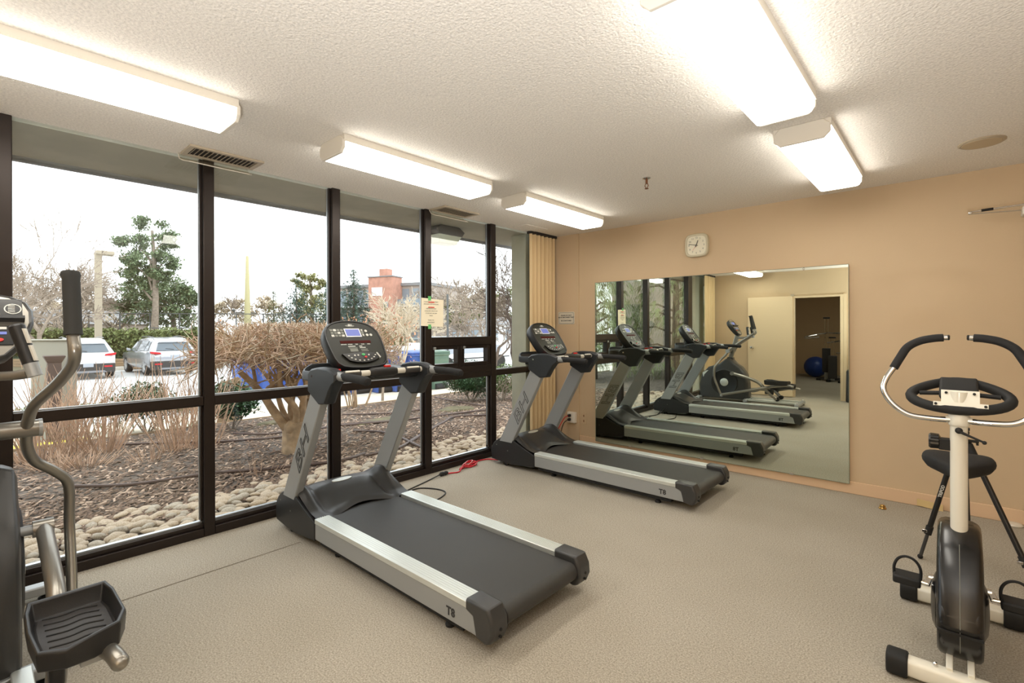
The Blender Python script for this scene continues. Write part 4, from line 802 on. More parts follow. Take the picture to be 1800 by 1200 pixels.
tag(MB().lathe([(0.0, 0), (0.045, 0.001), (0.047, 0.008), (0.04, 0.016), (0.0, 0.02)], (0.31, 4.80, 0), (0, 0, 1), 28).build('furniture_glide', M['clearedge']), 'pale round disc on the carpet against the baseboard at the right', 'disc')
t = thing('black_case', 'black slab leaning against the wall beside the doorway, seen at the mirror edge', 'case', (-1.12, YB+0.1, 0))
MB().obox((-1.02, YB+0.11, 0.30), (0.22, 0, 0), (0, 0.06, -0.012), (0, -0.05, 0.285)).build('slab', M['blackp'], t, bevel=0.02)
MB().tube([(-1.14, YB+0.14, 0.58), (-1.10, YB+0.15, 0.62), (-0.94, YB+0.15, 0.62), (-0.90, YB+0.14, 0.58)], 0.01, 10).build('carry_handle', M['rubber'], t)
# ---------------------------------------------------------------- room beyond the doorway
tag(MB().ball((-2.44, -6.2, 0.285), 0.285, 32, 24).build('exercise_ball', M['blue'], smooth=80), 'blue exercise ball on the floor of the room beyond the doorway', 'ball')
t = thing('multi_gym', 'black and chrome cable weight machine in the room beyond the doorway', 'weight machine', (-1.95, -5.2, 0))
for x, y, w, z0, z1 in ((-2.06, -5.25, 0.095, 0.22, 0.84), (-1.91, -5.05, 0.095, 0.08, 0.66)):
    sh = MB().box(x-w, x+w, y-0.06, y+0.06, z0, z1).build('weight_shroud', M['ctrim'], t, bevel=0.015)
    for s in (-1, 1): MB().cyl((x+s*0.035, y, z1-0.05), (x+s*0.035, y, 1.60 if x < -2 else 1.12), 0.008, 10).build('guide_rod', M['chrome'], t)
    MB().box(x-0.075, x+0.075, y-0.025, y+0.025, 1.60 if x < -2 else 1.10, 1.64 if x < -2 else 1.135).build('top_plate', M['blackp'], t, bevel=0.005)
    MB().box(x-0.05, x+0.05, y-0.04, y+0.04, 0.03, z0+0.05).build('weight_stack', M['silver'], t, bevel=0.004)
for q in ([(-2.06, -5.2, 1.23), (-2.30, -5.1, 1.19), (-2.50, -5.0, 1.13), (-2.46, -4.97, 1.11), (-2.2, -5.05, 1.13)], [(-2.06, -5.25, 1.24), (-1.90, -5.2, 1.23), (-1.55, -5.2, 1.21), (-1.45, -5.2, 1.0), (-1.5, -5.2, 0.5), (-1.42, -5.2, 0.05)], [(-2.05, -5.25, 0.98), (-1.75, -5.2, 1.03), (-1.5, -5.2, 1.05)], [(-1.85, -5.2, 0.72), (-1.6, -5.2, 0.70), (-1.5, -5.15, 0.35)]):
    MB().tube(bez(q, 4), 0.02, 10).build('frame_tube', M['chrome'], t)
for a, b in (((-2.25, -5.3, 0.05), (-1.4, -5.3, 0.05)), ((-1.98, -5.6, 0.05), (-1.98, -4.9, 0.05)), ((-1.72, -5.5, 0.05), (-1.72, -4.8, 0.05))):
    MB().bar(a, b, 0.06, 0.06).build('base_beam', M['ctrim'], t, bevel=0.008)
    for p in (a, b): MB().cyl((p[0], p[1], 0), (p[0], p[1], 0.05), 0.05, 14).build('rubber_pad', M['rubber'], t)
MB().box(-1.66, -1.35, -5.3, -4.9, 0.42, 0.50).build('seat_pad', M['blackp'], t, bevel=0.03)
MB().box(-1.60, -1.50, -5.15, -5.05, 0.05, 0.42).build('seat_stand', M['ctrim'], t, bevel=0.01)
# ================================================================= outdoors
def gridplane(x0, x1, y0, y1, nx, ny, zf):
    return MB().grid(lambda u, v: (x0+(x1-x0)*u, y0+(y1-y0)*v, zf(x0+(x1-x0)*u, y0+(y1-y0)*v)), nx, ny)
def zb(x, y): return gz(x)+0.035*mnoise.noise(Vector((x*0.9, y*0.9, 0)))*min(1, max(0, (-x-4.7)))
struct(gridplane(-3.7, -10.4, -9, 13, 60, 170, zb).build('garden_bed', M['soil'], smooth=60))
struct(gridplane(-13.25, -10.38, -30, 60, 6, 10, lambda x, y: gz(x)-0.04).build('sidewalk_base', M['kerb'], smooth=0))
struct(MB().add([(-95, -60, -0.62), (-13.2, -60, -0.62), (-13.2, 110, -0.62), (-95, 110, -0.62)], [(0, 1, 2, 3)]).build('parking_lot', M['asph'], smooth=0))
struct(MB().box(-95, -31.2, -60, 110, -0.63, -0.47).build('verge', M['moss'], smooth=0))
kb = struct(MB().box(-31.25, -31.0, -40, 60, -0.62, -0.45).build('far_kerb', M['kerb'], bevel=0.02))
sw = thing('sidewalk', None, None, (-11.8, 5, 0), kind='structure')
proto = None
for i in range(22):
    y = -9+1.5*i
    a = [(x, yy, gz(x)+dz) for dz in (-0.05, 0.0) for x, yy in ((-10.42, y+0.008), (-10.42, y+1.492), (-13.2, y+1.492), (-13.2, y+0.008))]
    if proto is None: proto = MB().add(a, [(3, 2, 1, 0), (4, 5, 6, 7), (0, 1, 5, 4), (1, 2, 6, 5), (2, 3, 7, 6), (3, 0, 4, 7)]).build('sidewalk_slab', M['conc'], sw, bevel=0.008)
    else:
        o = proto.copy(); o.location.y = 1.5*i; COL.objects.link(o)
        o.parent = sw
tag(MB().box(-10.44, -10.38, -9, 13, gz(-10.4)-0.05, gz(-10.4)+0.03).build('timber_edging', M['wood'], bevel=0.006), 'low timber edging between the mulch bed and the sidewalk', 'edging')
struct(MB().box(-13.35, -13.2, -30, 60, -0.64, gz(-13.2)+0.012).build('near_kerb', M['kerb'], bevel=0.015))
tag(MB().box(-10.95, -10.7, 0.35, 1.35, gz(-10.8)+0.004, gz(-10.8)+0.012).build('painted_patch', M['yellow']), 'yellow painted patch on the pavement seen through the shrub stems', 'paint marking')
# moss patches
for (u, d, sx_, sy_) in ((500, 9.2, 0.35, 0.5), (670, 8.6, 0.25, 0.6), (800, 9.8, 0.35, 0.4)):
    p = groundat(u, d)
    tag(MB().ring([[(p.x+k*sx_*math.cos(q)*(1+0.2*math.sin(3*q)), p.y+k*sy_*math.sin(q), gz(p.x+k*sx_*math.cos(q))+z) for q in [2*math.pi*i/24 for i in range(24)]] for k, z in ((1.0, 0.0), (0.9, 0.035), (0.01, 0.04))]).build('moss_patch', M['moss']), {500: 'mossy green patch left of the twisted shrub trunk', 670: 'mossy green patch on the mulch between the treadmill posts', 800: 'green weed patch on the mulch below the round bush'}[u], 'moss', kind='stuff')
# mulch chips
for nm, mt, n, lab in (('bark_mulch', 'chip1', 26000, 'brown bark chips covering the garden bed'), ('pale_mulch', 'chip2', 5500, 'pale dry wood slivers scattered over the mulch')):
    v = []; f = []
    for i in range(n):
        k = R.random()**1.5; x = -4.55-5.7*k; y = R.uniform(-1.5, 10.5) if x < -6 else R.uniform(-1.0, 7.0)
        if R.random() < 0.2: x = -4.3-R.random()*0.5
        a = R.uniform(0, math.pi); l = R.uniform(0.012, 0.055); w = R.uniform(0.005, 0.015); tl = R.uniform(-0.25, 0.35); z = zb(x, y)+0.006+R.random()*0.012
        c, s = math.cos(a), math.sin(a); o = len(v)
        v += [(x-c*l-s*w, y-s*l+c*w, z-tl*l), (x-c*l+s*w, y-s*l-c*w, z-tl*l), (x+c*l+s*w, y+s*l-c*w, z+tl*l+0.004), (x+c*l-s*w, y+s*l+c*w, z+tl*l), (x, y, z+0.009)]
        f += [(o, o+1, o+4), (o+1, o+2, o+4), (o+2, o+3, o+4), (o+3, o, o+4)]
    tag(MB().add(v, f).build(nm, M[mt], smooth=0), lab, 'mulch', kind='stuff')
# river stones along the window
sb = thing('stone_border', 'band of rounded river stones along the foot of the windows', 'stones', (-4.2, 2.0, -0.05))
meshes = []
def stone_verts(seed, n=9, m_=6):
    vs = MB(); rs = random.Random(seed)
    sx_, sy_, sz_ = rs.uniform(0.8, 1.25), rs.uniform(0.55, 0.8), rs.uniform(0.32, 0.46)
    off = Vector((seed*3.1, 1.7*seed, 0))
    rings = []
    for i in range(m_+1):
        a = max(0.05, min(math.pi-0.05, math.pi*i/m_)); rg = []
        for k in range(n):
            p = Vector((math.sin(a)*math.cos(2*math.pi*k/n), math.sin(a)*math.sin(2*math.pi*k/n), -math.cos(a)))
            q = 1+0.16*mnoise.noise(p*1.4+off); rg.append((p.x*sx_*q, p.y*sy_*q, p.z*sz_*q))
        rings.append(rg)
    vs.ring(rings); return vs
protos = []
for s in range(8):
    mb = stone_verts(s+1); me = bpy.data.meshes.new('river_stone'); me.from_pydata(mb.v, [], mb.f); me.shade_smooth(); me.materials.append(M['stone'] if s % 3 else M['stone2']); protos.append((me, mb))
cells = []
y = -0.9
cand = []
x = -3.80
row = 0
while x > -4.86:
    yy = -1.0+0.05*(row % 2)
    while yy < 6.2:
        cand.append((x+R.uniform(-0.025, 0.025), yy+R.uniform(-0.03, 0.03))); yy += 0.122
    x -= 0.088; row += 1
def vis(p):
    d = p[0]*FW.x+p[1]*FW.y; return d if d > 0.5 else 99
cand = [p for p in cand if not (p[0] < -4.6 and R.random() < 0.45)]
cand.sort(key=vis); rest = MB(); cnt = 0
for i, p in enumerate(cand):
    s = R.uniform(0.05, 0.078); a = R.uniform(0, 6.28); me, mb = protos[R.randrange(8)]; z = gz(p[0])+0.012+R.uniform(0, 0.018)
    d_ = p[0]*FW.x+p[1]*FW.y; u = 900+FPX*(p[0]*RT.x+p[1]*RT.y)/max(d_, 0.1)
    if 10 < u < 900 and cnt < 300:
        o = bpy.data.objects.new('river_stone', me); COL.objects.link(o); o.parent = sb; cnt += 1
        o.matrix_local = Matrix.Translation(Vector((p[0]+4.2, p[1]-2.0, z+0.05))) @ Matrix.Rotation(a, 4, 'Z') @ Matrix.Rotation(R.uniform(-0.3, 0.3), 4, 'X') @ Matrix.Scale(s, 4)
    else:
        mt_ = Matrix.Translation(Vector((p[0], p[1], z))) @ Matrix.Rotation(a, 4, 'Z') @ Matrix.Scale(s, 4)
        rest.add([mt_ @ Vector(v) for v in mb.v], mb.f)
rest.build('river_stones', M['stone'], sb, smooth=60, kind='stuff')
# drip hoses
hs = [[(118, 862, 0), (230, 856, 0), (350, 842, 0)], [(378, 838, 0), (470, 830, 0), (590, 815, 0), (640, 800, 0)], [(378, 781, 0), (440, 776, 0), (500, 770, 0), (590, 752, 0), (700, 740, 0)], [(620, 763, 0), (680, 765, 0), (740, 790, 0)],
      [(600, 752, 0), (690, 742, 0), (742, 736, 0), (860, 722, 0)], [(410, 764, 0), (470, 765, 0), (500, 760, 0)], [(720, 778, 0), (780, 745, 0), (800, 735, 0), (862, 732, 0)], [(602, 730, 0), (690, 729, 0), (740, 724, 0)], [(765, 700, 0), (790, 706, 0), (850, 716, 0)], [(195, 786, 0), (260, 783, 0), (352, 780, 0)], [(640, 805, 0), (700, 790, 0), (735, 770, 0)]]
def gpix(u, v):
    r = ray(u, v); k = (EYE+0.03-0.222)/(0.06*r.x-r.z); X = k*r.x; return Vector((X, k*r.y, zb(X, k*r.y)+0.03))
hl = ['dark drip hose nearest the left window bay', 'drip hose crossing the second window bay in front of the stones', 'drip hose running behind the twisted shrub trunk', 'curved drip hose between the treadmill posts', 'long drip hose past the mossy patch', 'short drip hose by the small dark bush', 'drip hose arching over the bed in the fourth bay', 'drip hose nearest the small shrub stems', 'drip hose beside the round green bush', 'drip hose behind the dry grass stems', 'drip hose lowest behind the near treadmill']
for P, l_ in zip(hs, hl):
    tag(MB().tube(bez([gpix(u, v) for u, v, _ in P], 6), 0.018, 8).build('drip_hose', M['hose']), l_, 'hose')
# ---------------------------------------------------------------- plants
def branch(mb, p, d, L_, r, depth, rs, nseg=3, curl=0.25, n=3, up=0.1, kids=(2, 3), shrink=0.68, ang=0.6):
    pts = [p]; rr = [r]; q = Vector(p); dd = Vector(d).normalized()
    for i in range(nseg):
        rmin = getattr(mb, 'rmin', 0.0)
        dd = (dd+Vector((rs.uniform(-1, 1), rs.uniform(-1, 1), rs.uniform(-1, 1)+up))*curl).normalized()
        q = q+dd*L_/nseg; pts.append(q.copy()); rr.append(max(rmin, r*(1-0.30*(i+1)/nseg)))
    mb.tube(pts, rr, n, cap=False)
    if depth <= 0: return
    for k in range(rs.randint(*kids)):
        t = rs.uniform(0.35, 1.0) if k else 1.0
        i = min(nseg-1, int(t*nseg)); b = pts[i].lerp(pts[i+1], t*nseg-i) if t < 1 else pts[-1]
        x, y = frame_from(dd); a = rs.uniform(0, 6.28); nd = dd*math.cos(ang)+(x*math.cos(a)+y*math.sin(a))*math.sin(ang)*rs.uniform(0.6, 1.2)
        branch(mb, b, nd, L_*shrink*rs.uniform(0.75, 1.15), rr[-1]*0.72 if k else rr[-1]*0.88, depth-1, rs, nseg, curl, n, up, kids, shrink, ang)
def bare_tree(u, d, vtop, lab, mt='bark', seed=1, depth=6, lean=(0, 0), spread=0.55, trunk=None, kids=(2, 3)):
    rs = random.Random(seed); b = groundat(u, d); b.z -= 0.02
    top = EYE+(578-vtop)/FPX*d; Ht = top-b.z; L0 = Ht*0.30
    mb = MB(); mb.rmin = 0.0006*d; branch(mb, b, (lean[0], lean[1], 1), L0, trunk or Ht*0.022, depth, rs, 3, 0.14, 4 if d < 15 else 3, 0.25, kids, 0.78, spread)
    t = mb.build('bare_tree', M[mt], smooth=80); return tag(t, lab, 'tree')
def leaves(c, rad, n, size, rs, droop=0.0, shell=0.5):
    v = []; f = []
    for i in range(n):
        p = Vector((rs.gauss(0, 1), rs.gauss(0, 1), rs.gauss(0, 1))).normalized()*(shell+(1-shell)*rs.random())
        p = Vector((p.x*rad[0]+c[0], p.y*rad[1]+c[1], p.z*rad[2]+c[2]))
        a = Vector((rs.uniform(-1, 1), rs.uniform(-1, 1), rs.uniform(-1, 1)-droop)).normalized(); b = frame_from(a)[0]
        s = size*rs.uniform(0.6, 1.3); o = len(v); v += [p-b*s*0.35, p+a*s*0.6, p+b*s*0.35, p-a*s*0.6]; f += [(o, o+1, o+2, o+3)]
    return v, f
def bush(u, d, w, h, lab, mt, size, n, seed, zoff=0.0, stems=6):
    rs = random.Random(seed); g = groundat(u, d); t = thing('leafy_bush', lab, 'bush', g)
    mb = MB()
    for k in range(7):
        a = rs.uniform(0, 6.28); q = 0.5*rs.random()
        c = (g.x+w*0.5*q*math.cos(a), g.y+w*0.5*q*math.sin(a), g.z+zoff+h*rs.uniform(0.45, 0.7)); mb.add(*leaves(c, (w*0.34, w*0.34, h*0.38), n//7, size, rs))
    mb.build('foliage', M[mt], t, smooth=0)
    if n > 6000: MB().ball((g.x, g.y, g.z+h*0.55), (w*0.32, w*0.32, h*0.30), 16, 12).build('inner_mass', M[mt], t)  # solid ball added inside to fill out the foliage
    sm = MB()
    for k in range(stems):
        a = rs.uniform(0, 6.28); branch(sm, g+Vector((0.04*math.cos(a), 0.04*math.sin(a), 0)), (0.6*math.cos(a), 0.6*math.sin(a), 1), h*0.5, 0.014, 2, rs, 3, 0.2, 4)
    sm.build('stems', M['bark'], t, smooth=80); return t
bush(258, 8.6, 1.0, 0.75, 'dark leafy bush behind the straw stems in the left bay', 'leafg', 0.055, 2600, 3, 0.12)
bush(408, 8.4, 1.05, 0.80, 'green leafy bush left of the twisted shrub', 'leafg', 0.06, 3400, 4, 0.08)
bush(828, 11.4, 1.35, 0.95, 'round dark green bush in the fourth window bay', 'leafg', 0.045, 14000, 5, 0.0)
bush(884, 11.0, 0.9, 0.9, 'dull leafy bush in the narrow last bay', 'leafg2', 0.05, 2600, 8, 0.0)
# low green edging shrubs in the left bay
rs = random.Random(12); mb = MB()
for k in range(16):
    p = groundat(45+20*k, 8.9); mb.add(*leaves((p.x, p.y, p.z+0.42), (0.22, 0.22, 0.14), 260, 0.05, rs))
    for j in range(5): branch(mb, p+Vector((rs.uniform(-.1, .1), rs.uniform(-.1, .1), 0)), (rs.uniform(-.3, .3), rs.uniform(-.3, .3), 1), 0.30, 0.006, 1, rs, 2, 0.2, 3)
tag(mb.build('low_hedge', M['hedge'], smooth=0), 'low green hedge strip just above the left window rail', 'hedge')
def stems(u, v, n, h, spread, lab, mt='stem', seed=1, rad=0.006, depth=1):
    rs = random.Random(seed); g = gpix(u, v); mb = MB()
    for i in range(n):
        a = rs.uniform(0, 6.28); q = rs.random()**0.6
        b = g+Vector((0.22*q*math.cos(a), 0.22*q*math.sin(a), -0.02)); branch(mb, b, (spread*q*math.cos(a), spread*q*math.sin(a), 1), h*rs.uniform(0.45, 0.75), rad*rs.uniform(0.7, 1.3), depth, rs, 4, 0.09, 4, 0.2, (1, 2), 0.6, 0.3)
    return tag(mb.build('shrub_stems', M[mt], smooth=80), lab, 'shrub')
stems(70, 812, 50, 1.15, 0.6, 'straw-coloured bare stems nearest the left window post', seed=21)
stems(128, 800, 60, 1.1, 0.65, 'straw-coloured bare stems left of the yellow paint', seed=22)
stems(182, 794, 70, 1.05, 0.7, 'fan of pinkish bare stems in the middle of the left bay', seed=23)
stems(312, 790, 70, 1.2, 0.6, 'tall straw stems at the right side of the left bay', seed=24)
stems(352, 786, 30, 1.2, 0.5, 'thin straw stems behind the first window post', seed=25)
stems(265, 808, 30, 0.35, 1.3, 'low tuft of dry orange grass in the left bay', seed=26, rad=0.004, depth=0)
stems(102, 822, 70, 0.32, 1.5, 'dry grass tuft low on the left of the bed', seed=27, rad=0.004, depth=0)
stems(150, 822, 70, 0.32, 1.5, 'dry grass tuft below the middle stems', seed=28, rad=0.004, depth=0)
stems(625, 716, 9, 1.1, 0.35, 'small multi-stem shrub between the treadmill posts', 'hazel', 29, 0.022, 2)
stems(452, 838, 12, 0.22, 0.8, 'tiny dry weed in front of the drip hose', seed=30, rad=0.003)
# thin staked trunk
p = groundat(708, 12.2); mb = MB(); mb.tube([p, p+Vector((0.01, 0, 0.55)), p+Vector((0, 0.02, 1.1))], [0.045, 0.035, 0.03], 8); branch(mb, p+Vector((0, 0.02, 1.05)), (0, 0, 1), 0.6, 0.025, 5, random.Random(5), 3, 0.25, 4, 0.1, (2, 3), 0.8, 0.7)
tag(mb.build('young_tree', M['barkpale'], smooth=80), 'young pale tree with thin trunk outside the third bay', 'tree')
# contorted hazel
rs = random.Random(41); g = gpix(523, 792); t = thing('twisted_shrub', 'large twisted shrub with a thick knotted trunk and a dome of curled twigs', 'shrub', g)
tr = MB(); tips = []
tr.tube([g+Vector((0, 0, -0.1)), g+Vector((0.0, 0.0, 0.12)), g+Vector((0.0, -0.02, 0.36))], [0.20, 0.185, 0.155], 14)
for k, (dx, dy, r0) in enumerate(((-0.2, -0.62, 0.062), (0.3, -0.35, 0.05), (-0.1, -0.15, 0.05), (0.2, 0.05, 0.055), (-0.3, 0.12, 0.045), (0.05, 0.30, 0.06), (0.1, 0.50, 0.045), (-0.3, -0.35, 0.04), (0.25, 0.22, 0.04))):
    b = g+Vector((dx*0.2, dy*0.2, 0.28)); e = g+Vector((dx, dy, 1.02+0.05*math.sin(k)))
    P = [b, b.lerp(e, 0.3)+Vector((rs.uniform(-.06, .06), rs.uniform(-.06, .06)-dy*0.08, 0)), b.lerp(e, 0.65)+Vector((rs.uniform(-.07, .07), rs.uniform(-.07, .07), 0)), e]
    bp = bez(P, 5); tr.tube(bp, [r0*(1-0.5*i/(len(bp)-1)) for i in range(len(bp))], 8)
    for q_ in range(3): branch(tr, bp[7+2*q_], (rs.uniform(-.6, .6), rs.uniform(-.6, .6), 1), 0.5, r0*0.4, 2, rs, 4, 0.35, 5); tips.append(e); tips.append(bp[10])
for k in range(5): tr.ball(g+Vector((0.10*math.cos(k*1.3), 0.10*math.sin(k*1.3), 0.05+0.06*k)), 0.10, 8, 6)
tr.build('trunk', M['hazel'], t, smooth=80)
def twigs(n, mtn, seed, nm, r0):
    rs = random.Random(seed); mb = MB()
    for i in range(n):
        a = rs.uniform(0, 6.283); ph = math.acos(rs.uniform(-0.12, 1)); q = rs.random()**0.33
        c = g+Vector((0, 0.05, 1.20)); p = c+Vector((0.95*q*math.sin(ph)*math.cos(a), 1.22*q*math.sin(ph)*math.sin(a), 0.39*q*math.cos(ph)-0.02))
        d = Vector((rs.uniform(-1, 1), rs.uniform(-1, 1), rs.uniform(-0.6, 1))).normalized(); P = [p]; ax = Vector((rs.uniform(-1, 1), rs.uniform(-1, 1), rs.uniform(-1, 1))).normalized(); w = rs.uniform(-0.7, 0.7)
        for k in range(6):
            d = (Matrix.Rotation(w, 3, ax) @ d).normalized(); p = p+d*0.055*rs.uniform(0.7, 1.5)
            if (p.z-g.z) > 1.58: d.z = -abs(d.z)
            P.append(p.copy())
        mb.tube(P, [r0*(1-0.12*k) for k in range(7)], 4, cap=False)
    mb.build(nm, M[mtn], t, smooth=80, kind='stuff')
twigs(1250, 'stem', 51, 'curled_twigs', 0.0075); twigs(700, 'hazel', 52, 'darker_twigs', 0.009); twigs(500, 'barkpale', 53, 'pale_twigs', 0.006)
# bare trees, near to far
bare_tree(-60, 15, 330, 'bare tree outside at the far left with low arching branches', 'bark', 61, 7, (0.1, 0.2), 0.62)
bare_tree(70, 21, 400, 'spreading bare tree behind the white car', 'bark', 62, 7, (0, 0.1), 0.7)
bare_tree(150, 30, 470, 'bare tree behind the tan lamp pole', 'bark', 63, 7, (0, 0), 0.7)
bare_tree(25, 34, 455, 'bare tree farthest left behind the hedge', 'bark', 64, 7, (0, 0.1), 0.7)
bare_tree(230, 36, 500, 'bare tree in front of the tall pine', 'barkpale', 65, 6, (0, 0), 0.7)
bare_tree(400, 46, 515, 'bare tree left of the yellow pole', 'bark', 66, 6, (0, 0), 0.7)
bare_tree(475, 46, 500, 'bare tree right of the yellow pole', 'bark', 67, 7, (0, 0), 0.7)
bare_tree(445, 52, 530, 'low bare tree straight behind the yellow pole', 'barkpale', 68, 6, (0, 0), 0.8)
bare_tree(712, 14.5, 515, 'pale bare birch outside the third window bay', 'barkpale', 69, 7, (0.05, -0.1), 0.6)
bare_tree(672, 12.5, 570, 'small bare tree with a few orange leaves behind the near treadmill console', 'bark', 70, 6, (0, 0), 0.7)
bare_tree(782, 34, 470, 'tall bare tree behind the paper note', 'bark', 71, 7, (0, 0), 0.6)
bare_tree(815, 31, 455, 'tallest bare tree in the fourth bay', 'bark', 72, 7, (0, 0), 0.55)
bare_tree(765, 40, 490, 'thin bare tree beside the third window post', 'barkpale', 73, 6, (0, 0), 0.6)
bare_tree(918, 13.5, 440, 'dark bare tree reaching in from the right of the last bay', 'barkdark', 74, 7, (-0.1, -0.35), 0.62)
bare_tree(850, 26, 500, 'bare tree in the distance behind the far treadmill', 'bark', 75, 7, (0, 0), 0.7)
bare_tree(95, 46, 500, 'thin bare tree in the distance behind the hedge', 'barkpale', 76, 6, (0, 0), 0.8)
bare_tree(550, 50, 515, 'bare tree between the two blue spruces', 'barkpale', 77, 6, (0, 0), 0.8)
for i, (u, d, vt, mt, lab) in enumerate(((45, 27, 420, 'bark', 'bare tree just right of the left window post'), (110, 26, 430, 'bark', 'bare tree behind the swing arm grip'), (195, 33, 455, 'bark', 'bare tree between the lamp post and the pine'), (15, 42, 480, 'bark', 'distant bare tree at the left window post'), (340, 44, 510, 'bark', 'bare tree right of the broad pine'), (140, 50, 490, 'barkpale', 'distant pale bare tree left of the lamp post'), (735, 24, 500, 'barkpale', 'pale bare tree behind the third window post'), (866, 19, 470, 'barkdark', 'dark bare tree behind the fourth window post'))):
    bare_tree(u, d, vt, lab, mt, 600+i, 7, (0, 0), 0.68)
# orange dead leaves
rs = random.Random(81); v = []; f = []
for (u, vv, d) in [(rs.uniform(598, 748), rs.uniform(553, 606), rs.uniform(11.8, 13.2)) for _ in range(230)]+[(rs.uniform(378, 400), rs.uniform(555, 605), rs.uniform(12, 13)) for _ in range(30)]+[(rs.uniform(660, 740), rs.uniform(590, 640), rs.uniform(11.8, 13)) for _ in range(50)]:
    p = at(u, vv, d); a = Vector((rs.uniform(-1, 1), rs.uniform(-1, 1), rs.uniform(-1, 1))).normalized(); b = frame_from(a)[0]; s = rs.uniform(0.03, 0.06); o = len(v)
    v += [p-b*s*0.5, p+a*s, p+b*s*0.5, p-a*s]; f += [(o, o+1, o+2, o+3)]
tag(MB().add(v, f).build('dead_leaves', M['oak'], smooth=0), 'scattered orange dead leaves on the twigs behind the near treadmill console', 'leaves', kind='stuff')
# conifers
def conifer(u, d, vtop, wpx, lab, mt, seed, n=2600, vbase=600):
    rs = random.Random(seed); b = groundat(u, d); top = EYE+(578-vtop)/FPX*d; h = top-b.z; w = wpx/FPX*d*0.95
    t = thing('conifer_tree', lab, 'tree', b); v = []; f = []
    lay = 26
    for i in range(lay):
        k = i/lay; z0 = b.z+h*(0.08+0.92*k); r = w*(1-k)**0.78*(0.85+0.3*rs.random())+0.04
        nb = int(6+10*(1-k))
        for j in range(nb):
            a = 2*math.pi*(j+rs.random()*0.6)/nb; ln = r*rs.uniform(0.75, 1.15); m_ = max(14, int(n*3.6*(1-k)/(lay*nb)*2))
            for q in range(m_):
                s_ = rs.random()**0.7; p = Vector((b.x+ln*s_*math.cos(a), b.y+ln*s_*math.sin(a), z0-0.16*ln*s_+0.10*ln*s_*s_+rs.uniform(-0.7, 0.6)*h/lay*(1-0.4*s_)))
                dr = Vector((math.cos(a)+rs.uniform(-.8, .8), math.sin(a)+rs.uniform(-.8, .8), rs.uniform(-0.5, 0.35))).normalized(); bb = frame_from(dr)[0]; s = 0.03*h*rs.uniform(0.6, 1.2)*(1.1-0.4*k); o = len(v)
                v += [p-bb*s*0.28, p+dr*s, p+bb*s*0.28, p-dr*s*0.6]; f += [(o, o+1, o+2, o+3)]
    MB().add(v, f).build('needles', M[mt], t, smooth=0)
    MB().tube([b-Vector((0, 0, 0.05)), (b.x, b.y, b.z+h*0.97)], [h*0.022, 0.01], 8).build('trunk', M['bark'], t)
    return t
conifer(622, 27, 470, 66, 'large blue spruce left of the brick chimney', 'spruce', 91, 5200)
conifer(521, 34, 488, 60, 'blue spruce farthest left, in the second bay', 'spruce', 92, 3600)
conifer(574, 33, 495, 66, 'blue spruce right beside the second window post', 'spruce', 93, 3600)
conifer(677, 26, 530, 34, 'golden-green cedar below the brick chimney', 'cedar', 94, 2600)
conifer(706, 30, 532, 26, 'smaller golden cedar just left of the paper note', 'cedar', 95, 1800)
conifer(481, 42, 508, 30, 'thin dull conifer left of the spruces', 'hedge', 96, 1500)
def pine(u, d, blobs, lab, mt, seed, size, n, trunk=True):
    rs = random.Random(seed); b = groundat(u, d); t = thing('pine_tree', lab, 'tree', b); mb = MB()
    for (bu, bv, br, bd) in blobs:
        c = at(bu, bv, d+bd); r = 1.15*br/FPX*d
        for k in range(7):
            cc = c+Vector((rs.uniform(-.9, .9)*r, rs.uniform(-.9, .9)*r, rs.uniform(-.75, .75)*r)); mb.add(*leaves(cc, (r*0.6, r*0.6, r*0.4), n//5, size*0.85, rs, 0, 0.15))
    mb.build('foliage', M[mt], t, smooth=0)
    if trunk:
        tp = at(blobs[0][0], blobs[0][1], d); sm = MB(); sm.tube(bez([b-Vector((0, 0, .05)), b.lerp(tp, 0.5)+Vector((0.1, 0.15, 0)), tp], 4), [0.25*(1-0.09*i) for i in range(9)], 8)
        for (bu, bv, br, bd) in blobs[1:]:
            e = at(bu, bv, d+bd); q = b.lerp(tp, max(0.15, min(0.9, (e.z-b.z)/(tp.z-b.z)-0.12))); sm.tube([q, (q+e)/2+Vector((0, 0, 0.1)), e], [0.08, 0.05, 0.02], 5)
        sm.build('trunk', M['bark'], t, smooth=80)
    return t
pine(268, 30, [(268, 405, 20, 0), (288, 425, 20, 0.5), (240, 432, 20, -0.5), (262, 450, 30, 0), (290, 460, 18, 0.4), (232, 465, 15, 0), (258, 482, 26, 0), (280, 492, 16, 0), (240, 500, 20, 0)], 'tall pine rising above the silver car', 'pine', 101, 0.16, 1300)
pine(300, 33, [(300, 512, 28, 0), (262, 520, 28, 0), (330, 515, 18, 0), (240, 530, 28, 0), (290, 545, 34, 0), (325, 545, 26, 0), (215, 528, 20, 0), (255, 555, 30, 0), (345, 530, 16, 0)], 'broad dull-green pine behind the hedge', 'pine', 102, 0.18, 1200)
pine(545, 40, [(545, 492, 14, 0), (530, 500, 10, 0), (562, 498, 10, 0), (548, 520, 16, 0), (556, 540, 22, 0), (530, 545, 16, 0)], 'round-topped yellowish pine behind the blue spruces', 'cedar', 103, 0.2, 700)
pine(800, 42, [(800, 545, 16, 0), (775, 540, 16, 0), (825, 540, 18, 0), (850, 545, 16, 0), (870, 530, 20, 0), (890, 545, 18, 0), (812, 565, 14, 0), (900, 520, 16, 0)], 'hazy green trees low in the fourth bay', 'hedge', 104, 0.22, 600)
pine(480, 50, [(480, 545, 16, 0), (440, 548, 16, 0), (400, 545, 16, 0), (465, 530, 12, 0), (420, 535, 12, 0), (385, 550, 14, 0)], 'brownish tree mass low behind the tennis fence', 'barkpale', 105, 0.25, 500, False)
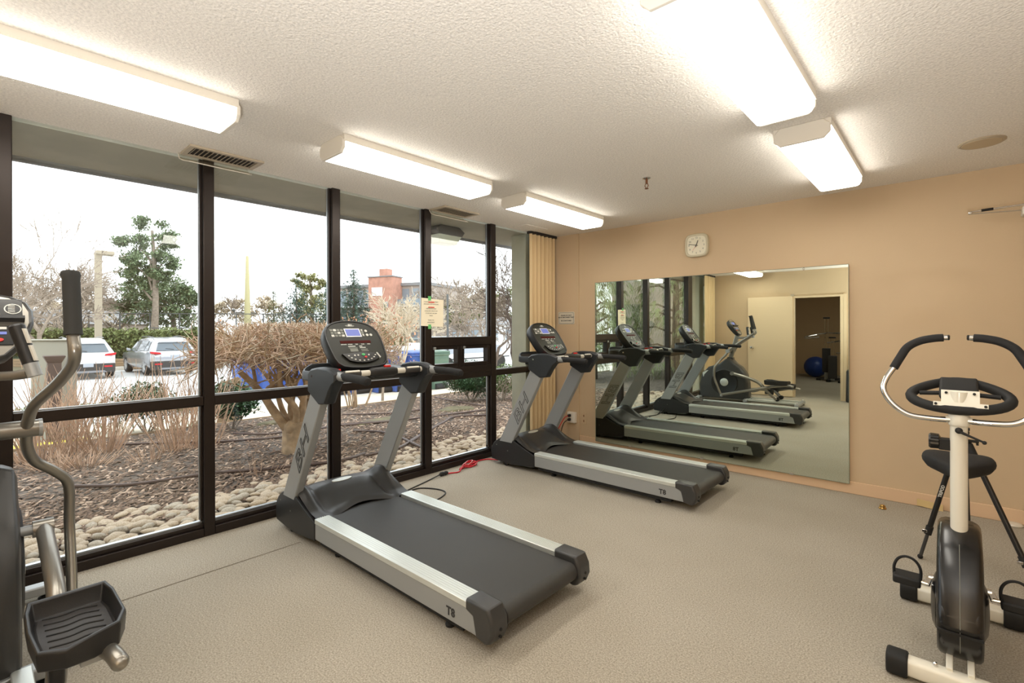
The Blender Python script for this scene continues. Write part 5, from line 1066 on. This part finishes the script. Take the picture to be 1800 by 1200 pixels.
pine(60, 52, [(60, 552, 18, 0), (30, 548, 18, 0), (95, 548, 18, 0), (130, 555, 18, 0), (165, 552, 18, 0), (200, 548, 18, 0), (10, 555, 18, 0), (45, 535, 12, 0), (110, 538, 12, 0), (180, 540, 10, 0)], 'brownish distant woods low behind the hedge at the left', 'barkpale', 106, 0.25, 500, False)
wing = struct(MB().box(-10.2, -3.78, -9.3, -8.9, -0.8, 5.5).build('wall_building_wing', M['brickgrey'], smooth=0))
# drooping evergreens near the back bays, seen in the mirror and partly in the window
for i, (x, y, hgt, w, lab) in enumerate(((-8.6, -4.6, 6.0, 1.9, 'drooping evergreen outside the back bays, left one in the mirror'), (-6.3, -5.9, 6.2, 1.8, 'drooping evergreen outside the back bays, right one in the mirror'), (-11.4, -7.4, 7.5, 2.2, 'tallest drooping evergreen, farthest behind in the mirror'))):
    rs = random.Random(200+i); b = Vector((x, y, gz(x))); t = thing('drooping_evergreen', lab, 'tree', b); v = []; f = []
    for k in range(230):
        q = rs.random(); z = b.z+0.4+(hgt-0.4)*q; a = rs.uniform(0, 6.28); r = w*(1-0.75*q)*rs.uniform(0.55, 1.0); e = Vector((x+r*math.cos(a), y+r*math.sin(a), z))
        for j in range(110):
            s_ = rs.random(); dd = Vector((math.cos(a)+rs.uniform(-1, 1), math.sin(a)+rs.uniform(-1, 1), 0)).normalized(); p = e+dd*0.45*s_*math.sqrt(rs.random())+Vector((0, 0, 0.12-0.6*s_*s_))
            dr = (dd*0.5+Vector((0, 0, -1.3*s_-0.1))).normalized(); bb = frame_from(dr)[0]; L_ = rs.uniform(0.09, 0.17); o = len(v)
            v += [p-bb*0.010, p+dr*L_, p+bb*0.010, p-dr*L_*0.4]; f += [(o, o+1, o+2, o+3)]
    MB().add(v, f).build('foliage', M['droop'], t, smooth=0)
    sm = MB(); sm.tube([b-Vector((0, 0, .1)), b+Vector((0.05, 0, hgt*0.95))], [0.16, 0.03], 8)
    for k in range(26):
        q = 0.1+0.85*rs.random(); a = rs.uniform(0, 6.28); r = w*(1-0.75*q)*0.85; z = b.z+hgt*q; sm.tube([(x, y, z-0.2), (x+r*0.5*math.cos(a), y+r*0.5*math.sin(a), z+0.05), (x+r*math.cos(a), y+r*math.sin(a), z)], [0.04, 0.03, 0.012], 5)
    sm.build('trunk', M['barkdark'], t, smooth=80)
# hedge behind the cars
rs = random.Random(301)
for i, (u0, u1, lab) in enumerate(((20, 120, 'clipped green hedge behind the white car'), (120, 235, 'clipped green hedge between the two parked cars'), (235, 380, 'clipped green hedge behind the silver car'))):
    mb = MB(); t = thing('parking_hedge', lab, 'hedge', groundat((u0+u1)/2, 26))
    for u in range(u0, u1, 6):
        for v_ in (588, 602, 616): c = at(u+rs.uniform(-3, 3), v_+rs.uniform(-4, 4), 26+rs.uniform(-0.4, 0.6)); mb.add(*leaves(c, (0.5, 0.5, 0.33), 150, 0.15, rs))
    mb.build('foliage', M['hedge'], t, smooth=0)
    a, b = at(u0, 612, 26.4), at(u1, 612, 26.4); MB().bar((a.x, a.y, -0.1), (b.x, b.y, -0.1), 0.5, 0.85).build('hedge_core', M['leafg'], t)
for k in range(4):
    a, b = at(-20, 600, 24.9), at(390, 600, 24.9); z = -0.52+0.13*k
    o = MB().bar((a.x, a.y, z), (b.x, b.y, z), 0.12, 0.12).build('timber_beam', M['wood'], None if k == 0 else tw, bevel=0.01)
    if k == 0: tw = o; tag(o, 'stacked timber retaining wall at the foot of the hedge', 'retaining wall'); o.name = 'timber_wall'
# fences
def fence(pa, pb, h, npost, lab, mt, r=0.03, rails=(0, 1), wires=0, base=-0.6):
    pa, pb = Vector(pa), Vector(pb); t = thing('chain_fence', lab, 'fence', ((pa.x+pb.x)/2, (pa.y+pb.y)/2, base))
    for i in range(npost):
        p = pa.lerp(pb, i/(npost-1)); MB().cyl((p.x, p.y, base-0.01), (p.x, p.y, base+h), r, 6).build('fence_post', M[mt], t)
    for k in rails: MB().cyl((pa.x, pa.y, base+h*k+0.02*(k == 0)), (pb.x, pb.y, base+h*k+0.02*(k == 0)), r*0.7, 5).build('fence_rail', M[mt], t)
    if wires:
        L_ = (pb-pa).length; n = int(L_/wires); mb = MB()
        hn = h/wires
        for i in range(-int(hn), n):
            for sg in (0, 1):
                a0, a1 = (i*wires, i*wires+h) if sg == 0 else (i*wires+h, i*wires); z0, z1 = 0.0, h
                c0, c1 = max(0, min(L_, a0)), max(0, min(L_, a1))
                if c0 == c1: continue
                z0 = h*(c0-a0)/(a1-a0); z1 = h*(c1-a0)/(a1-a0); A = pa+(pb-pa)*(c0/L_); B = pa+(pb-pa)*(c1/L_)
                mb.tube([(A.x, A.y, base+z0), (B.x, B.y, base+z1)], 0.006, 3, cap=False)
        mb.build('wire_mesh', M[mt], t, smooth=0, kind='stuff')
P = lambda u, d: (lambda q: (q.x, q.y, 0))(at(u, 600, d))
fence(P(100, 29), P(600, 33), 3.0, 11, 'tall dark tennis-court fence behind the hedge and spruces', 'fence', 0.04, (0, 0.5, 1), 0.45)
fence(P(260, 28), P(350, 28), 2.1, 4, 'shorter dark fence above the silver car', 'fence', 0.04, (0, 0.85, 1))
fence(P(600, 31), P(742, 31), 1.4, 6, 'grey fence behind the golden cedars', 'fencel', 0.04, (0, 1), 0.3)
fence(P(752, 30), P(905, 36), 1.5, 9, 'pale galvanised fence across the fourth bay', 'fencel', 0.04, (0, 1), 0.3)
# lamp pole, utility pole
b = P(173, 22); t = thing('lamp_post', 'tan parking-lot lamp post with a flat head', 'lamp post', (b[0], b[1], -0.6)); top = at(173, 446, 22).z
MB().box(b[0]-0.08, b[0]+0.08, b[1]-0.13, b[1]+0.13, -0.6, top).build('post', M['pole'], t, bevel=0.02)
MB().box(b[0]-0.25, b[0]+0.25, b[1]-0.10, b[1]+0.55, top-0.04, top+0.14).build('lamp_head', M['pole'], t, bevel=0.04)
b = P(435, 35); t = thing('utility_pole', 'slim yellowish tapered pole behind the twisted shrub', 'pole', (b[0], b[1], -0.6)); top = at(435, 450, 35).z
MB().tube([(b[0], b[1], -0.62), (b[0], b[1], 2.2), (b[0], b[1], top)], [0.26, 0.22, 0.09], 12).build('shaft', M['yelpole'], t)
MB().cyl((b[0], b[1]-0.9, 2.6), (b[0], b[1]+0.7, 2.6), 0.03, 6).build('cross_arm', M['fence'], t)
for s in (-0.9, 0.6): MB().ball((b[0], b[1]+s, 2.75), 0.1, 8, 6).build('fitting', M['fence'], t)
b = P(787, 22); tag(MB().tube([(b[0], b[1], -0.6), (b[0], b[1], at(787, 517, 22).z)], 0.05, 8).build('grey_post', M['fence']), 'thin grey post just right of the paper note', 'post')
# cabinet, bin, board
c = at(94, 650, 8.3); zt = at(94, 599, 8.3).z
t = thing('utility_cabinet', 'grey utility cabinet partly hiding the white car', 'cabinet', (c.x-0.2, c.y, gz(c.x)))
a1 = at(54, 650, 8.3); b1 = at(135, 650, 8.3)
MB().ring([[(p[0], p[1], z) for p in ((a1.x, a1.y), (b1.x, b1.y), (b1.x-0.45, b1.y+0.05), (a1.x-0.45, a1.y+0.03))] for z in (gz(a1.x)-0.1, zt)]).build('body', M['box'], t, bevel=0.012)
MB().ring([[(p[0], p[1], z) for p in ((a1.x+0.02, a1.y-0.02), (b1.x+0.02, b1.y-0.02), (b1.x-0.47, b1.y+0.07), (a1.x-0.47, a1.y+0.01))] for z in (zt, zt+0.025)]).build('lid', M['box'], t, bevel=0.008)
c = at(95, 650, 8.05); zt = at(95, 627, 8.05).z
t = thing('ash_bin', 'narrow brown bin standing in front of the grey cabinet', 'bin', (c.x, c.y, gz(c.x)))
MB().box(c.x-0.085, c.x+0.085, c.y-0.085, c.y+0.085, gz(c.x)-0.05, zt).build('body', M['brownp'], t, bevel=0.01)
MB().ring([[(c.x+k*sx_, c.y+k*sy_, z) for sx_, sy_ in ((-1, -1), (1, -1), (1, 1), (-1, 1))] for k, z in ((0.085, zt-0.10), (0.13, zt), (0.13, zt+0.02))]).build('flared_lid', M['brownp'], t, bevel=0.006)
c = at(402, 678, 9.6)
tag(MB().prism([(c.y-0.22, c.z-0.9), (c.y+0.24, c.z-0.9), (c.y+0.20, c.z+0.13), (c.y+0.15, c.z+0.17), (c.y-0.19, c.z+0.06)], 'x', c.x, c.x+0.04).build('wooden_board', M['wood'], bevel=0.006), 'weathered brown board standing beyond the second bay rail', 'board')
# bins
def bin_(u, d, mt, lab, first=None):
    p = at(u, 650, d); zb_ = gz(p.x)
    t = thing('wheelie_bin', lab, 'bin', (p.x, p.y, zb_))
    w = 0.33
    MB().ring([[(p.x+k*a, p.y+k*b, z) for a, b in ((-1, -1), (1, -1), (1, 1), (-1, 1))] for k, z in ((w*0.78, zb_+0.02), (w*0.96, zb_+1.08), (w*1.05, zb_+1.10), (w*1.05, zb_+1.15))]).build('tub', M[mt], t, bevel=0.015)
    MB().ring([[(p.x+a*w*1.08-0.02*(z > 0.96), p.y+b*w*1.05, zb_+z+(0.03 if a < 0 else 0)) for a, b in ((-1, -1), (1, -1), (1, 1), (-1, 1))] for z in (1.15, 1.22)]).build('lid', M[mt], t, bevel=0.02)
    MB().cyl((p.x+0.27, p.y-0.22, zb_+0.1), (p.x+0.27, p.y+0.22, zb_+0.1), 0.10, 14).build('wheels', M['rubber'], t)
    MB().tube([(p.x+0.33, p.y-0.2, zb_+1.12), (p.x+0.38, p.y, zb_+1.13), (p.x+0.33, p.y+0.2, zb_+1.12)], 0.016, 6).build('handle', M[mt], t)
    return t
for i, (u, mt, lab) in enumerate(((433, 'bin', 'first blue wheelie bin from the left, behind the twisted shrub'), (472, 'bin', 'second blue wheelie bin from the left, behind the twisted shrub'), (512, 'bin', 'third blue wheelie bin from the left, behind the shrub trunk'), (551, 'bin', 'fourth blue wheelie bin from the left, beside the treadmill tray'), (590, 'bin', 'fifth blue wheelie bin from the left, hidden by the window post'), (630, 'bin', 'sixth blue wheelie bin, behind the near treadmill console'), (668, 'bin', 'seventh blue wheelie bin, just right of the near treadmill console'), (700, 'bin', 'eighth blue wheelie bin, left of the third window post'), (728, 'bin', 'last blue wheelie bin, beside the third window post'), (765, 'bing', 'green wheelie bin seen through the small vent window'))):
    bin_(u, 14.3+0.0045*(u-430), mt, lab)
# white bags heaped behind the bins, parked pale vans
rs = random.Random(401)
for i, (u, lab) in enumerate(((672, 'white bag heap left of the branches in the third bay'), (700, 'white bag heap in the middle of the third bay'), (728, 'white bag heap beside the third window post'))):
    p = at(u, 612, 17.5); mb = MB()
    for k in range(6): mb.ball((p.x+rs.uniform(-.2, .2), p.y+rs.uniform(-.3, .3), rs.uniform(-0.35, 0.45)), (rs.uniform(.2, .3), rs.uniform(.2, .35), rs.uniform(.18, .3)), 10, 7)
    tag(mb.build('bag_heap', M['bags'], smooth=80), lab, 'bags')
# ---------------------------------------------------------------- vehicles
def car(x0, y0, rot, paint, lab, kind=0):
    t = thing('parked_car', lab, 'car', (x0, y0, -0.6))
    rsz = 1.86/2
    def T(x, y, z): c, s = math.cos(rot), math.sin(rot); return (x0+(-x)*c-y*s, y0+(-x)*s+y*c, -0.6+z)
    st = [(0.0, 0.74, 0.50, 0.86, 0.90, 0.70), (0.10, 0.88, 0.34, 1.0, 1.05, 0.78), (0.30, 0.92, 0.30, 1.04, 1.44, 0.64), (0.75, 0.93, 0.28, 1.03, 1.63, 0.66), (1.6, 0.93, 0.28, 1.01, 1.66, 0.68), (2.5, 0.93, 0.28, 0.99, 1.60, 0.66), (3.2, 0.93, 0.28, 0.97, 1.08, 0.74), (4.2, 0.90, 0.30, 0.90, 0.93, 0.74), (4.55, 0.74, 0.40, 0.72, 0.75, 0.60)]
    rings = []
    for x, w, zb_, zm, zt, wt in st:
        rings.append([T(x, y, z) for y, z in ((-w*0.9, zb_), (-w, zb_+0.15), (-w, zm-0.1), (-w*0.97, zm), (-wt, zt-0.06), (-wt*0.8, zt), (wt*0.8, zt), (wt, zt-0.06), (w*0.97, zm), (w, zm-0.1), (w, zb_+0.15), (w*0.9, zb_))])
    MB().ring(rings).build('body', M[paint], t, smooth=50, bevel=0.03, bseg=2)
    MB().ring([[T(x, y, z) for y, z in ((-w, 0.24), (w, 0.24), (w*1.0, 0.62), (-w*1.0, 0.62))] for x, w in ((-0.05, 0.72), (0.02, 0.86), (0.18, 0.90))]).build('rear_bumper', M['ctrim'], t, bevel=0.03)
    MB().ring([[T(x-0.012, y, z) for y, z in ((-0.66*k, z0), (0.66*k, z0), (0.55*k, z1), (-0.55*k, z1))] for x, z0, z1, k in ((0.075, 1.08, 1.40, 1.0),)]+[[T(0.15, y, z) for y, z in ((-0.66, 1.08), (0.66, 1.08), (0.55, 1.40), (-0.55, 1.40))]]).build('rear_window', M['cglass'], t, bevel=0.01) if False else MB().add([T(0.085, -0.68, 1.08), T(0.085, 0.68, 1.08), T(0.262, 0.56, 1.42), T(0.262, -0.56, 1.42)], [(0, 1, 2, 3)]).build('rear_window', M['cglass'], t, smooth=0)
    MB().bar(T(0.24, -0.58, 1.46), T(0.24, 0.58, 1.46), 0.10, 0.03).build('rear_spoiler', M[paint], t, bevel=0.01)
    for s in (-1, 1):
        MB().add([T(x, s*(y+0.012), z) for x, y, z in ((0.42, 0.885, 1.09), (0.85, 0.905, 1.07), (0.85, 0.70, 1.50), (0.62, 0.70, 1.46))]+[T(x, s*(y+0.012), z) for x, y, z in ((0.90, 0.905, 1.07), (1.85, 0.905, 1.05), (1.85, 0.70, 1.52), (0.90, 0.70, 1.51))]+[T(x, s*(y+0.012), z) for x, y, z in ((1.92, 0.905, 1.05), (2.95, 0.90, 1.03), (2.5, 0.72, 1.46), (1.92, 0.70, 1.52))], [(0, 1, 2, 3), (4, 5, 6, 7), (8, 9, 10, 11)]).build('side_windows', M['cglass'], t, smooth=0)
        MB().ring([[T(x, s*y, z) for y, z in ((0.52, 0.93), (0.88, 0.95), (0.90, 1.05), (0.55, 1.0))] for x in (-0.02, 0.16)]).build('tail_light', M['tail'], t, bevel=0.01)
        MB().ring([[T(x, s*y, z) for y, z in ((0.50, 0.47), (0.76, 0.47), (0.76, 0.53), (0.50, 0.53))] for x in (-0.065, -0.03)]).build('bumper_reflector', M['tail'], t)
        MB().ring([[T(x, s*y, z) for y, z in ((0.93, 1.02), (1.08, 1.04), (1.08, 1.17), (0.93, 1.12))] for x in (2.75, 2.87)]).build('wing_mirror', M[paint], t, bevel=0.02)
        for x in (0.85, 3.6):
            w_ = MB().cyl(T(x, s*0.70, 0.36), T(x, s*0.925, 0.36), 0.36, 28).build('tyre', M['rubber'], t, bevel=0.02)
            MB().cyl(T(x, s*0.92, 0.36), T(x, s*0.935, 0.36), 0.25, 20).build('wheel_rim', M['rim'], w_)
            for k in range(5):
                q = 2*math.pi*k/5; MB().bar(T(x, s*0.94, 0.36), T(x+0.23*math.cos(q), s*0.94, 0.36+0.23*math.sin(q)), 0.05, 0.01, (0, 1, 0)).build('spoke', M['carw'], w_)
        MB().tube([T(0.7, s*0.60, 1.66), T(1.5, s*0.61, 1.70), T(2.3, s*0.60, 1.66)], 0.018, 6).build('roof_rail', M['rim'], t)
    MB().bar(T(-0.012 if kind else -0.07, -0.16, 0.80 if kind else 0.56), T(-0.012 if kind else -0.07, 0.16, 0.80 if kind else 0.56), 0.02, 0.14).build('number_plate', M['plate'], t, bevel=0.004)
    MB().tube([T(0.10, -0.02, 1.12), T(0.13, -0.32, 1.16)], 0.014, 6).build('rear_wiper', M['ctrim'], t)
    MB().ring([[T(x, y, z) for y, z in ((-0.6, 0.26), (0.6, 0.26), (0.5, 0.34), (-0.5, 0.34))] for x in (-0.07, 0.0)]).build('skid_plate', M['rim'], t)
    return t
car(-25.9, 3.22, 0.02, 'carw', 'white parked SUV, left of the two cars, partly behind the swing arm')
car(-25.6, 6.12, 0.06, 'cars', 'silver parked SUV, right of the two cars, beside the first window post', 1)
p = at(812, 632, 24)
def van(p, lab, w, L_, h):
    t = thing('parked_van', lab, 'van', (p.x, p.y, -0.6)); x, y = p.x, p.y
    MB().ring([[(x+a, yy, -0.6+z) for a, z in ((-w, 0.35), (w, 0.35), (w, h*0.55), (w*0.86, h), (-w*0.86, h), (-w, h*0.55))] for yy in (y-L_/2, y-L_/2+0.3, y+L_/2-0.5, y+L_/2)]).build('body', M['carw'], t, bevel=0.06)
    MB().box(x+w*0.98, x+w*1.01, y-L_/2+0.3, y+L_/2-0.3, -0.6+h*0.42, -0.6+h*0.46).build('side_stripe', M['ctrim'], t)
    MB().add([(x+w*0.995, y-L_*0.35, -0.6+h*0.62), (x+w*0.995, y+L_*0.35, -0.6+h*0.62), (x+w*0.91, y+L_*0.33, -0.6+h*0.88), (x+w*0.91, y-L_*0.33, -0.6+h*0.88)], [(0, 1, 2, 3)]).build('windows', M['plate'], t, smooth=0)
    for yy in (y-L_*0.32, y+L_*0.32): MB().cyl((x+w-0.2, yy, -0.25), (x+w+0.02, yy, -0.25), 0.35, 20).build('tyre', M['rubber'], t)
van(p, 'long white van outside, seen through the small vent windows', 0.95, 5.4, 1.35)
van(at(705, 610, 21.5), 'white van behind the blue bins in the third bay', 0.9, 3.6, 1.25)
# ---------------------------------------------------------------- apartment building beyond
t = thing('apartment_block', 'distant brick apartment block with white balcony slabs and a chimney tower', 'building', (-52, 35, -0.6))
A = at(590, 600, 62); B = at(752, 600, 57); dirv = (Vector((B.x, B.y, 0))-Vector((A.x, A.y, 0))); Lb = dirv.length; dirv.normalize(); nv = Vector((dirv.y, -dirv.x, 0));
if nv.dot(Vector((A.x, A.y, 0))) > 0: nv = -nv
zt = at(640, 505, 60).z
def BP(s, o, z): return Vector((A.x, A.y, 0))+dirv*s+nv*o+Vector((0, 0, z))
def bbox(s0, s1, o0, o1, z0, z1): return [[BP(s, o, z) for s, o in ((s0, o0), (s1, o0), (s1, o1), (s0, o1))] for z in (z0, z1)]
MB().ring(bbox(0, Lb, -8, 0, -0.6, zt)).build('wall', M['brickgrey'], t, smooth=0)
MB().ring(bbox(-0.2, Lb+0.2, -8.2, 0.25, zt, zt+0.35)).build('roof_edge', M['roof'], t, smooth=0)
nf = 3; fh = (zt+0.6)/nf
win = None; sl = None
for k in range(nf):
    z = -0.6+fh*k
    if k: MB().ring(bbox(0.3, Lb-0.3, 0, 1.0, z-0.12, z+0.08)).build('balcony_slab', M['slab'], t, smooth=0); MB().ring(bbox(0.3, Lb-0.3, 0.95, 1.0, z+0.08, z+0.75)).build('balcony_panel', M['bglass'], t, smooth=0)
    for j in range(9):
        s = 0.8+j*(Lb-1.6)/9; z0, z1 = z+0.7, z+fh-0.35
        if win is None: win = MB().ring(bbox(s, s+0.9, -0.05, 0.06, z0, z1)).build('window', M['bglass'], t, smooth=0); o0 = (s, z)
        else:
            c = win.copy(); COL.objects.link(c); c.parent = t; c.location = win.location+dirv*(s-o0[0])+Vector((0, 0, z-o0[1]))
cs = (at(677, 600, 58)-BP(0, 0, at(677, 600, 58).z)).dot(dirv)
zc1 = at(677, 488, 58).z; zc2 = at(677, 476, 58).z
MB().ring(bbox(cs-1.7, cs+1.7, 0.0, 1.9, -0.6, zc1)).build('chimney_tower', M['brick'], t, smooth=0)
MB().ring(bbox(cs-1.8, cs+1.8, -0.1, 2.0, zc1, zc1+0.12)).build('tower_cap', M['roof'], t, smooth=0)
MB().ring(bbox(cs-0.5, cs+0.6, 0.4, 1.4, zc1, zc2+0.2)).build('flue', M['brick'], t, smooth=0)
MB().ring(bbox(cs-1.2, cs+0.3, 1.9, 1.96, zc1-2.2, zc1-1.2)).build('satellite_panels', M['slab'], t, smooth=0)
for k in range(3): MB().ring(bbox(cs+0.4, cs+1.1, 1.88, 1.94, zc1-3.6-2*k, zc1-2.9-2*k)).build('window', M['bglass'], t, smooth=0)
# low houses in the haze
for i, (u, d, w, h, rh, mt, lab) in enumerate(((845, 48, 7, 2.4, 1.2, 'slab', 'pale low house seen through the fourth bay'), (790, 44, 4, 2.2, 0.5, 'brickgrey', 'small grey shed right of the paper note'), (120, 48, 12, 2.6, 1.4, 'brickgrey', 'low house behind the hedge at the far left'))):
    p = at(u, 600, d); t = thing('low_house', lab, 'house', (p.x, p.y, -0.6))
    MB().box(p.x-2, p.x+2, p.y-w/2, p.y+w/2, -0.6, -0.6+h).build('wall', M[mt], t, smooth=0)
    MB().prism([(p.x-2.4, -0.6+h), (p.x+2.4, -0.6+h), (p.x, -0.6+h+rh)], 'y', p.y-w/2-0.3, p.y+w/2+0.3).build('roof', M['roof'], t, smooth=0)
    for k in range(3): MB().box(p.x+2.0, p.x+2.05, p.y-w*0.35+k*w*0.28, p.y-w*0.35+k*w*0.28+0.8, -0.6+0.9, -0.6+1.9).build('window', M['bglass'], t, smooth=0)
# ---------------------------------------------------------------- clean up helper tags
for o in bpy.data.objects:
    if '_org' in o: del o['_org']
